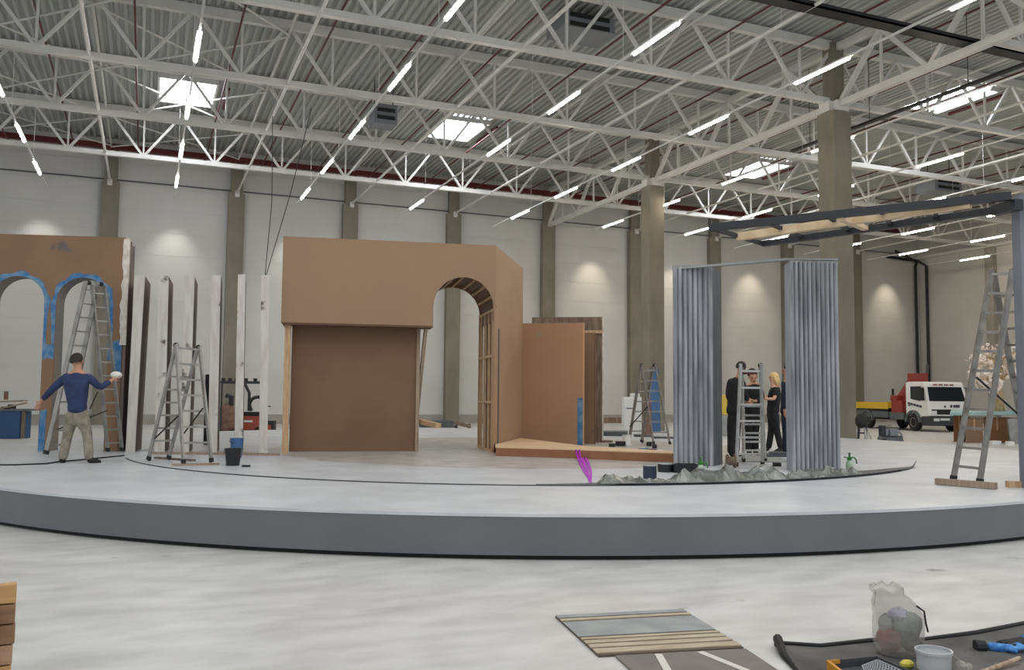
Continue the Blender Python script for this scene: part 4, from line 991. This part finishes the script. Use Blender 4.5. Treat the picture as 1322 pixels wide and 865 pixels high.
for i in range(16):
    a_ = rnd.uniform(0, 2*PI); z0 = rnd.uniform(.9, 2.1); L_ = rnd.uniform(.6, 1.05)
    s_ = tp+Z*z0; e_ = s_+V((math.cos(a_), math.sin(a_), 0))*L_+Z*rnd.uniform(-.1, .7)
    b = MB(); b.tube([s_, s_.lerp(e_, .5)+Z*.12, e_], [.05, .035, .015], 6); b.build('branch', 'bark', t); tips.append((s_, e_))
b = MB()
for i in range(520):
    s_, e_ = tips[i % 16]; c = s_.lerp(e_, rnd.uniform(.4, 1.1))+V((rnd.gauss(0, .16), rnd.gauss(0, .16), rnd.gauss(0, .16)))
    r_ = rnd.uniform(.06, .12); n_ = V((rnd.uniform(-1, 1), rnd.uniform(-1, 1), rnd.uniform(-1, 1))).normalized(); a_ = n_.orthogonal().normalized(); c_ = n_.cross(a_)
    for k in range(5):
        th = 2*PI*k/5; d1 = a_*math.cos(th)+c_*math.sin(th); d2 = a_*math.cos(th+.55)+c_*math.sin(th+.55); d3 = a_*math.cos(th-.55)+c_*math.sin(th-.55)
        b.add([c, c+d3*r_*.7+n_*r_*.2, c+d1*r_+n_*r_*.35, c+d2*r_*.7+n_*r_*.2], [(0, 1, 2, 3)])
o = b.build('blossom', 'blossom', t); o['kind'] = 'stuff'

# ---------------------------------------------------------------- left background
q = G(17, 566.5, 0)
t = thing('workbench', 'blue workbench with cluttered top at the far left edge', 'workbench', q)
b = MB(); b.obox(q-RH*.75, RH*.95, FH*.7, Z*.92); b.build('cabinet', 'bench_blue', t, bevel=.02)
b = MB(); b.obox(q-RH*.8-FH*.05+Z*.94, RH*1.35, FH*.8, Z*.05); b.build('top', 'grey_metal', t)
b = MB(); b.obox(q+RH*.25+Z*.02, RH*.08, FH*.08, Z*.92); b.build('leg', 'weathered_wood', t)
b = MB(); b.beam(q-RH*.8+Z*1.22, q+RH*.35+Z*1.27, .3, .05); b.beam(q+RH*.4+Z*1.2, q-RH*.5+Z*1.0, .05, .05); tag(b.build('plank', 'pine_grey', loc=q+Z*1.2), 'grey planks lying on the blue workbench', 'plank')
b = MB(); b.tube([q-RH*.5+FH*.1+Z*1.02, q-RH*.2+FH*.1+Z*1.02], .05, 8); b.box(q-RH*.15+FH*.1+Z*1.07, (.2, .16, .14), (RH, FH, Z)); tag(b.build('power_tool', 'dark_metal', loc=q+Z), 'dark power tool lying on the blue workbench', 'tool')
b = MB(); b.obox(q-RH*.5+FH*.2+Z*1.3, RH*.1, FH*.1, Z*.28); tag(b.build('bottle', 'sack_brown', loc=q+Z*1.3), 'small brown bottle standing on the planks of the blue workbench', 'bottle')
# machines behind the posts
q = G(292, 561, 0)
t = thing('vacuum_machine', 'brown sacked dust machine seen between the white posts', 'machine', q)
b = MB(); b.lathe([(.001, .12), (.3, .12), (.34, .3), (.33, .8), (.25, 1.05), (.08, 1.2)], 14, q); b.build('sack', 'sack_brown', t, smooth=True)
b = MB(); b.box(q+Z*.1, (.9, .5, .18), (RH, FH, Z)); b.build('base', 'foot_black', t)
b = MB(); b.tube([q+RH*.15+Z*1.1, q+RH*.15+Z*1.45, q-RH*.05+Z*1.5], .1, 8); b.build('pipe', 'dark_metal', t)
q = G(322, 560, 0)
t = thing('generator', 'red wheeled generator behind the white posts', 'machine', q)
b = MB(); b.box(q+Z*.42, (1.2, .6, .56), (RH, FH, Z)); b.build('casing', 'machine_red', t, bevel=.04)
b = MB(); b.box(q+Z*.78, (1.2, .55, .16), (RH, FH, Z)); b.build('lid', 'foot_black', t)
b = MB(); b.box(q-FH*.31+Z*.5, (.4, .02, .08), (RH, FH, Z)); b.build('badge', 'fridge_white', t)
for s in (-.4, .42):
    b = MB(); b.lathe([(.06, 0), (.14, 0), (.14, .07), (.06, .07), (.06, 0)], 16, q+RH*s-FH*.33+Z*.14, axis=(RH, Z, FH)); b.build('wheel', 'foot_black', t)
b = MB(); b.tube([q+RH*(.05)+Z*.9]+[q+RH*(.3+.33*math.cos(a_))+Z*(1.15+.3*math.sin(a_)) for a_ in [PI*(1.1-.11*k) for k in range(14)]], .07, 8); tag(b.build('hose', 'dark_metal', loc=q+Z*.9), 'dark coiled hose on top of the red generator', 'hose')
b = MB(); b.tube([q-RH*.05+Z*.9, q-RH*.05+Z*1.6, q-RH*.3+Z*2.1, q-RH*.5+Z*2.2], .06, 8); tag(b.build('hose', 'dark_metal', loc=q+Z*1.5), 'dark hose rising behind the red generator', 'hose')
q = D(285, 493.5, 33); t = thing('scaffold_rail', 'dark shelf rail with small items seen between the white posts', 'rail', V((q.x, q.y, 0)))
b = MB(); b.beam(q, q+RH*1.7, .12, .1); b.build('shelf', 'dark_metal', t)
b = MB()
for s in (.05, 1.65): b.beam(q+RH*s, V((q.x, q.y, 0))+RH*s, .06, .06)
b.build('support', 'dark_metal', t)
b = MB()
for s in (.1, .35, .6, .95, 1.3): b.box(q+RH*s+Z*.1, (.12, .1, .12), (RH, FH, Z))
b.build('hooks', 'foot_black', t)
q = G(265, 574, HP); t = thing('speaker_case', 'tall narrow black case standing behind the small stepladder', 'case', q)
b = MB(); b.obox(q-RH*.05, RH*.12, FH*.15, Z*1.55); b.build('case', 'foot_black', t, bevel=.01)
b = MB(); b.obox(q+RH*.07, RH*.03, FH*.1, Z*.5); b.build('handle', 'dark_metal', t)
q = G(345, 562, 0); t = thing('hand_trolley', 'small dark hand trolley seen right of the last white post', 'trolley', q)
b = MB(); b.obox(q-RH*.25, RH*.5, FH*.3, Z*.55); b.tube([q-RH*.15+Z*.5, q-RH*.15+Z*1.1, q+RH*.1+Z*1.1], .03, 6); b.build('frame', 'dark_metal', t)
b = MB(); b.obox(q-RH*.15-FH*.02+Z*.1, RH*.3, -FH*.02, Z*.3); b.build('panel', 'machine_red', t)
# seen through the house arch
q = G(571, 552, 0); b = MB(); b.prism([q-RH*1.1, q+RH*.6, q+RH*.2+FH*2.4, q-RH*1.4+FH*2.4], Z*.3); tag(b.build('dark_slab', 'sheet_dark', loc=q), 'low dark stack of sheets on the floor, seen through the house arch', 'stack')
q = G(598, 560, 0); t = thing('sawhorse', 'small dark sawhorse with tools, seen through the house arch', 'trestle', q)
b = MB(); b.beam(q-RH*.35+Z*.45, q+RH*.3+Z*.3, .2, .14); b.build('bar', 'weathered_wood', t)
for s in (-.3, .25):
    b = MB(); b.beam(q+RH*s+Z*.42, q+RH*(s-.08)-FH*.15, .05); b.build('leg', 'dark_metal', t); b = MB(); b.beam(q+RH*s+Z*.4, q+RH*(s+.08)+FH*.15, .05); b.build('leg', 'dark_metal', t)
b = MB(); b.beam(Hp(2.6, .85, HP+.62), D(566, 549.5, 17.2), .12, .09); b.build('strut', 'pine', hs)

# ---------------------------------------------------------------- behind the step: fridge, leaning boards, clutter
q = G(817, 557, HP); t = thing('fridge', 'white fridge standing behind the far stepladder', 'fridge', q)
b = MB(); b.obox(q-RH*.3, RH*.6, FH*.6, Z*1.14); b.build('body', 'fridge_white', t, bevel=.04)
b = MB(); b.obox(q-RH*.29-FH*.03, RH*.58, FH*.03, Z*1.1); d_ = b.build('door', 'fridge_white', t, bevel=.015)
b = MB(); b.obox(q-RH*.22-FH*.05+Z*.75, RH*.24, FH*.02, Z*.03); b.build('handle', 'grey_metal', d_)
b = MB(); b.obox(q-RH*.05+FH*.1+Z*1.02, RH*.3, FH*.3, Z*.12); b.v = [v+Z*.12 for v in b.v]; tag(b.build('box', 'fridge_white', loc=q+Z*1.14, bevel=.02), 'small white box on top of the white fridge', 'box')
q = G(847, 558, HP); b = MB(); b.prism([q-RH*.15, q+RH*.15, q+RH*.15+FH*.4+Z*2.1, q-RH*.12+FH*.4+Z*2.1], FH*.03); tag(b.build('leaning_board', 'board_blue', loc=q), 'tall blue board leaning behind the far stepladder', 'board')
q = G(838, 561, HP); b = MB(); b.prism([q-RH*.2, q+RH*.12, q+RH*.1+FH*.4+Z*1.25, q-RH*.05+FH*.4+Z*1.25], FH*.03); tag(b.build('leaning_board', 'sack_brown', loc=q), 'brown board leaning left of the blue board', 'board')
q = G(786, 563, HP); b = MB(); b.prism([q-RH*.6, q+RH*.55, q+RH*.7+FH*1.2, q-RH*.5+FH*1.2], Z*.12); tag(b.build('sheet_stack', 'sheet_dark', loc=q), 'dark stack of sheets on the stage left of the white fridge', 'stack')
q = G(792, 546, HP); b = MB(); b.box(q+Z*.12, (1.1, .5, .24), (RH, FH, Z)); tag(b.build('beam', 'weathered_wood', loc=q), 'dark beam lying at the back of the stage left of the fridge', 'timber')
can(G(809, 575.5), .1, .25, 'white paint tub standing behind the step', 'fridge_white', 'paint_tub')
q = G(801, 576); b = MB(); b.box(q+Z*.06, (.22, .15, .1), (RH, FH, Z)); tag(b.build('toolbox', 'foot_black', loc=q), 'small black toolbox beside the white paint tub', 'box')
q = G(834, 582); t = thing('paint_roller', 'blue handled paint tool lying on the floor behind the step', 'tool', q)
b = MB(); b.tube([q-RH*.16+Z*.03, q+RH*.05+Z*.03], .025, 8); b.build('handle', 'board_blue', t); b = MB(); b.tube([q+RH*.05+Z*.03, q+RH*.28+Z*.02], .015, 6); b.build('head', 'foot_black', t)
rnd = random.Random(2); names = ['brown scrap of wood', 'dark offcut', 'pale crumpled paper', 'grey offcut', 'black rag']
for i, (px, py, w_, h_, m, lab) in enumerate(((783, 571, .3, .05, 'weathered_wood', 'brown offcut lying near the weathered board'), (790, 577, .14, .08, 'dark_metal', 'dark small case left of the black toolbox'), (838, 576, .12, .1, 'foot_black', 'small black pot behind the blue handled tool'), (852, 583.5, .14, .05, 'fridge_white', 'white crumpled paper right of the blue handled tool'), (856, 566, .6, .05, 'sheet_dark', 'dark plank lying behind the far stepladder feet'), (830, 564, .5, .07, 'sheet_dark', 'dark strip lying between the far stepladder legs'), (845, 579, .1, .09, 'dark_metal', 'second small dark pot behind the blue handled tool'))):
    q = G(px, py); b = MB(); b.box(q+Z*h_/2, (w_, w_*.5, h_), (RH, FH, Z)); tag(b.build(['offcut', 'case', 'pot', 'paper', 'plank', 'strip', 'pot'][i], m, loc=q, bevel=.008), lab, ['offcut', 'case', 'pot', 'paper', 'plank', 'plank', 'pot'][i])
# between the curtains: sheet on floor, trestle, cables
q = G(985, 597); b = MB(); b.prism([q-RH*.4, q+RH*.5, q+RH*.6+FH*1.0, q-RH*.2+FH*1.0], Z*.02); tag(b.build('plastic_sheet', 'board_bluegrey', loc=q), 'pale plastic sheet on the stage behind the narrow ladder', 'sheet')
q = G(944, 604); t = thing('spool', 'brown wooden spool left of the narrow ladder feet', 'spool', q)
b = MB(); b.tube([q-RH*.05+Z*.11, q+RH*.05+Z*.11], .07, 12); b.build('core', 'weathered_wood', t)
for s in (-.06, .06):
    b = MB(); b.tube([q+RH*(s-.01)+Z*.11, q+RH*(s+.01)+Z*.11], .11, 16); b.build('flange', 'weathered_wood', t)
q = G(1003, 602); b = MB(); b.box(q+Z*.03, (.12, .1, .06), (RH, FH, Z)); tag(b.build('block', 'foot_black', loc=q), 'small black block right of the narrow ladder feet', 'block')
q = G(1006, 590); t = thing('folded_sheet', 'grey folded dust sheet by the right pleated column', 'sheet', q)
b = MB(); b.prism([q-RH*.3, q+RH*.2, q+RH*.25+FH*.5, q-RH*.2+FH*.5], Z*.05); b.prism([q-RH*.2+Z*.05, q+RH*.2+Z*.05, q+RH*.2+FH*.35+Z*.05, q-RH*.1+FH*.35+Z*.05], Z*.04); b.build('sheet', 'sheet_dark', t, bevel=.015)
q = AY(929, 518, 22); q = V((q.x, q.y, HP)); b = MB(); b.obox(q-RH*.4, RH*.8, FH*.3, Z*.62); tag(b.build('box', 'board_bluegrey', loc=q, bevel=.02), 'grey box under the yellow crate between the pleated columns', 'box')
b = MB(); b.obox(q-RH*.4+Z*.62, RH*.78, FH*.28, Z*.6); tag(b.build('crate', 'yellow_wall', loc=q+Z*.62, bevel=.02), 'yellow crate seen at the left edge between the pleated columns', 'crate')

# ---------------------------------------------------------------- foreground
# pallet at the lower left corner
q = G(20.5, 846, .0); c0 = D(21.5, 760, 3.1); c0 = V((c0.x, c0.y, 0)); zt = D(21, 754, 3.1).z
t = thing('wooden_crate', 'rough boarded side of a wooden crate standing at the lower left corner', 'crate', c0)
hh = .0705; n_ = int(zt/hh); _l = -RH*.88-FH*.47; _dp = -RH*.47+FH*.88
for i in range(n_+1):
    z1 = zt-hh*i; off = (0, .001, -.001, .004, .006)[i % 5]
    if z1 < hh*.5: break
    b = MB(); b.obox(c0+_l*off+Z*max(0, z1-hh+.004), _l*.9, _dp*.045, Z*min(z1, hh-.004)); b.build('board', ('pallet_wood', 'pallet_brown', 'pallet_brown', 'pallet_pale')[i % 4], t, bevel=.004)
b = MB(); b.obox(c0+_l*.056-_dp*.03, _l*.1, _dp*.028, Z*(zt-.06)); b.build('upright', 'pine', t, bevel=.004)

# sheets on the floor
def fl(px, py, z=0): return G(px, py, z)
s0, s1, s2, s3 = fl(717, 797.5), fl(881, 789), fl(960, 838.5), fl(773, 849)
t = thing('floor_panel', 'striped grey and beige ribbed panel lying on the concrete floor', 'panel', s3)
def quad(f0, f1, z0, z1, m, name, par, A, B, C_, E_):
    p = [E_.lerp(A, f0), C_.lerp(B, f0), C_.lerp(B, f1), E_.lerp(A, f1)]
    b = MB(); b.prism([x+Z*z0 for x in p], Z*(z1-z0)); return b.build(name, m, par)
quad(0, 1, .001, .014, 'board_edge', 'backing', t, s0, s1, s2, s3)
quad(.03, .12, .014, .021, 'board_beige', 'slat', t, s0, s1, s2, s3)
quad(.15, .22, .014, .021, 'board_beige', 'slat', t, s0, s1, s2, s3)
quad(.25, .31, .014, .021, 'board_beige', 'slat', t, s0, s1, s2, s3)
quad(.34, .38, .014, .021, 'board_beige', 'slat', t, s0, s1, s2, s3)
quad(.42, .8, .014, .018, 'board_bluegrey', 'sheet', t, s0, s1, s2, s3)
quad(.83, .88, .014, .021, 'board_beige', 'slat', t, s0, s1, s2, s3)
quad(.91, .985, .014, .021, 'board_bluegrey', 'slat', t, s0, s1, s2, s3)
u0, u1, u2, u3 = fl(794, 848.5), fl(962, 839.5), fl(1035, 888), fl(850, 900)
t = thing('floor_panel', 'grey panel with two white stripes lying below the striped panel', 'panel', u3)
quad(0, .99, .001, .013, 'board_grey', 'board', t, u0, u1, u2, u3)
for p, q_ in ((fl(850, 848), fl(868, 880)), (fl(904, 845), fl(990, 880))):
    b = MB(); b.beam(p+Z*.0155, q_+Z*.0155, .045, .005); b.build('stripe', 'board_stripe', t)
# black tarp
tp_ = [fl(1000, 833), fl(1060, 837), fl(1125, 830), fl(1195, 828), fl(1260, 820), fl(1330, 806), fl(1420, 800), fl(1420, 900), fl(1060, 900), fl(1035, 876)]
t = thing('tarpaulin', 'black tarpaulin spread on the floor at the lower right', 'tarpaulin', tp_[0])
b = MB(); b.prism([p+Z*.002 for p in tp_], Z*.008); b.build('sheet', 'tarp_black', t)
b = MB(); b.tube([tp_[0]-FH*.05+RH*.0+Z*.03]+[p+Z*.014 for p in tp_[:7]], [.012]+[.016, .016, .018, .014, .018, .016, .016], 7); b.build('rolled_edge', 'tarp_edge', t, smooth=True)
b = MB(); b.tube([fl(1002, 838)+Z*.02, fl(1004, 836)+Z*.055, fl(1012, 850)+Z*.02, fl(1030, 870)+Z*.012], [.012, .03, .022, .01], 8); b.build('curled_corner', 'tarp_edge', t, smooth=True)
# clear rubbish bag
q = fl(1161, 846); t = thing('rubbish_bag', 'clear plastic rubbish bag half full, standing on the tarpaulin', 'bag', q+Z*.01)
prof = [(.02, .012), (.125, .012), (.145, .05), (.15, .12), (.152, .2), (.145, .27), (.115, .33), (.085, .37), (.1, .41), (.06, .43)]
b = MB(); n_ = 40; vs = []; fs = []; rnd = random.Random(8)
phs = [(rnd.randint(3, 11), rnd.uniform(0, 6), rnd.uniform(5, 20)) for _ in range(7)]
NP = 28
for i in range(NP):
    f = i/(NP-1)*(len(prof)-1); k0 = min(int(f), len(prof)-2); ff = f-k0
    r_ = prof[k0][0]*(1-ff)+prof[k0+1][0]*ff; z_ = prof[k0][1]*(1-ff)+prof[k0+1][1]*ff
    for k in range(n_):
        a_ = 2*PI*k/n_; w_ = 1+sum(math.sin(m_*a_+p_+s_*z_)*.014 for m_, p_, s_ in phs)*(1+2*(z_ > .3))
        sh_ = max(0, z_-.25)*-.45
        vs.append(q+RH*(r_*w_*math.cos(a_)*1.0+sh_)+FH*(r_*w_*math.sin(a_)*.85)+Z*(z_+.012*math.sin(5*a_)*(z_ > .3)))
for i in range(NP-1):
    for k in range(n_): fs.append((i*n_+k, i*n_+(k+1) % n_, (i+1)*n_+(k+1) % n_, (i+1)*n_+k))
b.add(vs, fs); b.build('bag', 'bag', t, smooth=True)
b = MB(); b.tube([q+RH*.09+Z*.31-FH*.05, q+RH*.13+Z*.28-FH*.06, q+RH*.145+Z*.2-FH*.05, q+RH*.165+Z*.15-FH*.03], .006, 5); b.build('tie', 'foot_black', t)
for c_, r_, sc, m, lab in ((q-RH*.055+Z*.1, .085, (1, 1, 1), 'rag_red', 'dark red rag inside the clear rubbish bag'), (q+RH*.045+Z*.17, .1, (1, 1, 1), 'rag_green', 'greenish dark rag inside the clear rubbish bag'), (q+RH*.0+Z*.245, .06, (1.2, 1, .7), 'rag_lilac', 'lilac cloth near the top of the rubbish bag'), (q-RH*.08+Z*.19, .05, (.8, 1, 1.3), 'board_bluegrey', 'grey paper inside the left of the rubbish bag'), (q+RH*.07+Z*.085, .066, (1, 1, .9), 'board_grey', 'grey waste at the bottom of the rubbish bag')):
    b = MB(); b.ball(c_, r_, 12, sc=sc)
    rr = random.Random(int(r_*999)); 
    for i, v in enumerate(b.v): b.v[i] = c_+(v-c_)*(1+rr.uniform(-.14, .1))
    tag(b.build('waste', m, loc=c_), lab, 'waste', 'waste in the clear bag')
b = MB(); c_ = fl(1171, 864)+Z*.03; b.ball(c_, .042, 10, sc=(1.1, .8, .6)); tag(b.build('sponge', 'yellow', loc=c_), 'yellow sponge between the paint tray and the pail', 'sponge')
# pail
q = fl(1206, 871); t = thing('paint_pail', 'grey white plastic paint pail on the tarpaulin', 'bucket', q)
b = MB(); b.lathe([(.001, .01), (.083, .01), (.094, .125), (.1, .125), (.101, .14), (.092, .14), (.09, .03), (.001, .03)], 32, q); b.build('pail', 'pail', t, smooth=False)
b = MB(); b.lathe([(.001, .128), (.0905, .128), (.0905, .122)], 32, q); b.build('paint', 'pail_in', t)
b = MB(); b.tube([q+RH*.1+Z*.12, q+RH*.13+Z*.09-FH*.03, q+RH*.12+Z*.05-FH*.06, q+RH*.085+Z*.035-FH*.06], .004, 5); b.build('handle', 'alu', t)
b = MB()
for c_, r_ in ((q+RH*.15-FH*.01+Z*.045, .035), (q+RH*.185-FH*.02+Z*.04, .03), (q+RH*.165+FH*.02+Z*.04, .032)): b.ball(c_, r_, 10)
rr = random.Random(4); b.v = [v+V((rr.uniform(-.006, .006),)*3) for v in b.v]; tag(b.build('crumpled_wrap', 'bag', loc=q+RH*.15), 'crumpled clear wrap beside the pail', 'wrap')
# paint tray
t0, t1, t2, t3 = fl(1069, 852, .07), fl(1132, 846.5, .07), fl(1182, 868, .07), fl(1112, 885, .07)
for p in (t0, t1, t2, t3): p.z = .012
t = thing('roller_tray', 'orange paint tray with pale grid in the lower right foreground', 'tray', t0)
b = MB(); b.prism([t0, t1, t2, t3], Z*.008); b.build('base', 'tray_dark', t)
for a_, c_, m, w_ in ((t3, t0, 'orange_plastic', .018), (t0, t1, 'tray_dark', .006), (t1, t2, 'tray_dark', .008), (t2, t3, 'tray_dark', .008)):
    b = MB(); b.beam(a_+Z*.03, c_+Z*.03, w_, .05); b.build('rim', m, t)
b = MB(); b.beam(t0+Z*.045, t0.lerp(t1, .22)+Z*.045, .02, .02); b.build('grip', 'orange_plastic', t)
g0, g1, g2, g3 = t0.lerp(t1, .5).lerp(t3.lerp(t2, .5), .28), t0.lerp(t1, .94).lerp(t3.lerp(t2, .94), .1), t0.lerp(t1, .94).lerp(t3.lerp(t2, .94), .95), t0.lerp(t1, .2).lerp(t3.lerp(t2, .2), .95)
b = MB()
for i in range(11): b.beam(g0.lerp(g3, i/10)+Z*.045, g1.lerp(g2, i/10)+Z*.045, .009, .005)
for i in range(9): b.beam(g0.lerp(g1, i/8)+Z*.045, g3.lerp(g2, i/8)+Z*.045, .009, .005)
b.prism([p+Z*.037 for p in (g0, g1, g2, g3)], Z*.003); b.build('grid', 'tray_grid', t)
# gloves and stick
def glove(q, dr, lab, m, m2):
    t = thing('work_glove', lab, 'glove', q); dr = dr.normalized(); sd = V((-dr.y, dr.x, 0))
    vs = {'w': (q-dr*.1+Z*.03, .034), 'p': (q+Z*.032, (.044, .02)), 'k': (q+dr*.04+Z*.03, (.042, .017))}; es = [('w', 'p'), ('p', 'k')]
    for i, o_ in enumerate((-.034, -.011, .012, .034)):
        a_ = q+dr*.06+sd*o_+Z*.03; vs['a%d' % i] = (a_, .012); vs['b%d' % i] = (a_+dr*.05+sd*o_*.4+Z*.012, .012); vs['c%d' % i] = (a_+dr*.085+sd*o_*.5-Z*.005, .01); es += [('k', 'a%d' % i), ('a%d' % i, 'b%d' % i), ('b%d' % i, 'c%d' % i)]
    vs['t'] = (q-sd*.05+dr*.01+Z*.03, .014); vs['u'] = (q-sd*.08+dr*.05+Z*.025, .012); es += [('p', 't'), ('t', 'u')]
    skin('hand', vs, es, m, t); b = MB(); b.tube([q-dr*.11+Z*.03, q-dr*.17+Z*.028], [.037, .042], 10); b.build('cuff', m2, t)
glove(fl(1296, 842), RH*1-FH*.1, 'blue and black work glove lying in front of the other on the tarpaulin', 'glove_blue', 'glove_black')
glove(fl(1300, 836)+RH*.06, -RH*.8-FH*.5, 'black work glove lying behind the blue one on the tarpaulin', 'glove_black', 'glove_blue')
q0, q1 = fl(1316, 850, .05), fl(1256, 872, .03); b = MB(); b.tube([q0, q0.lerp(q1, .5), q1], [.014, .013, .013], 10); tag(b.build('mixing_stick', 'stick', loc=q0), 'paint-stained wooden stick lying on the folded sheet at lower right', 'stick')
q = fl(1310, 862); b = MB(); b.prism([q-RH*.12+FH*.02, q+RH*.3+FH*.06, q+RH*.3-FH*.3, q-RH*.2-FH*.3], Z*.02); tag(b.build('folded_sheet', 'board_grey', loc=q, bevel=.008), 'folded grey sheet under the stick at lower right', 'sheet')

# ---------------------------------------------------------------- light
w = bpy.data.worlds.new('world'); bpy.context.scene.world = w; w.use_nodes = True
bg = w.node_tree.nodes['Background']; bg.inputs[0].default_value = (.92, .96, 1, 1); bg.inputs[1].default_value = .92
# the hall's lamp rows go on overhead towards the viewer
for x in ROWS[:7]:
    for y in (12.1, 6.85, 1.6):
        if x > 16 and y > 12: continue
        la = bpy.data.lights.new('hall_lamp', 'AREA'); la.shape = 'RECTANGLE'; la.size = .12; la.size_y = 2.1; la.energy = 66; la.color = (1, .97, .92)
        lo = bpy.data.objects.new('hall_lamp', la); C.objects.link(lo); lo.location = (x, y+1.05, 10.5)
# spots added without fixtures, for glow patches on the back wall bays
for k in range(-3, 8):
    la = bpy.data.lights.new('added_wall_spot', 'SPOT'); la.energy = 330 if k > 2 else 230; la.color = (1, .87, .68) if k > 2 else (1, .96, .9); la.spot_size = math.radians(66); la.spot_blend = 1; la.shadow_soft_size = .15
    lo = bpy.data.objects.new('added_wall_spot', la); C.objects.link(lo); lo.location = (7.083+6*k, WY-1.8, 10.9)
    lo.rotation_euler = V((0, .6, -1)).to_track_quat('-Z', 'Y').to_euler()
sc = bpy.context.scene
sc.view_settings.view_transform = 'Standard'; sc.view_settings.look = 'None'; sc.view_settings.gamma = 1; sc.view_settings.use_curve_mapping = False
sc.view_settings.exposure = 0.0
cy = sc.cycles
cy.max_bounces = 7; cy.diffuse_bounces = 4; cy.glossy_bounces = 3; cy.transparent_max_bounces = 8; cy.sample_clamp_indirect = 6; cy.use_denoising = True
cy.caustics_reflective = False; cy.caustics_refractive = False
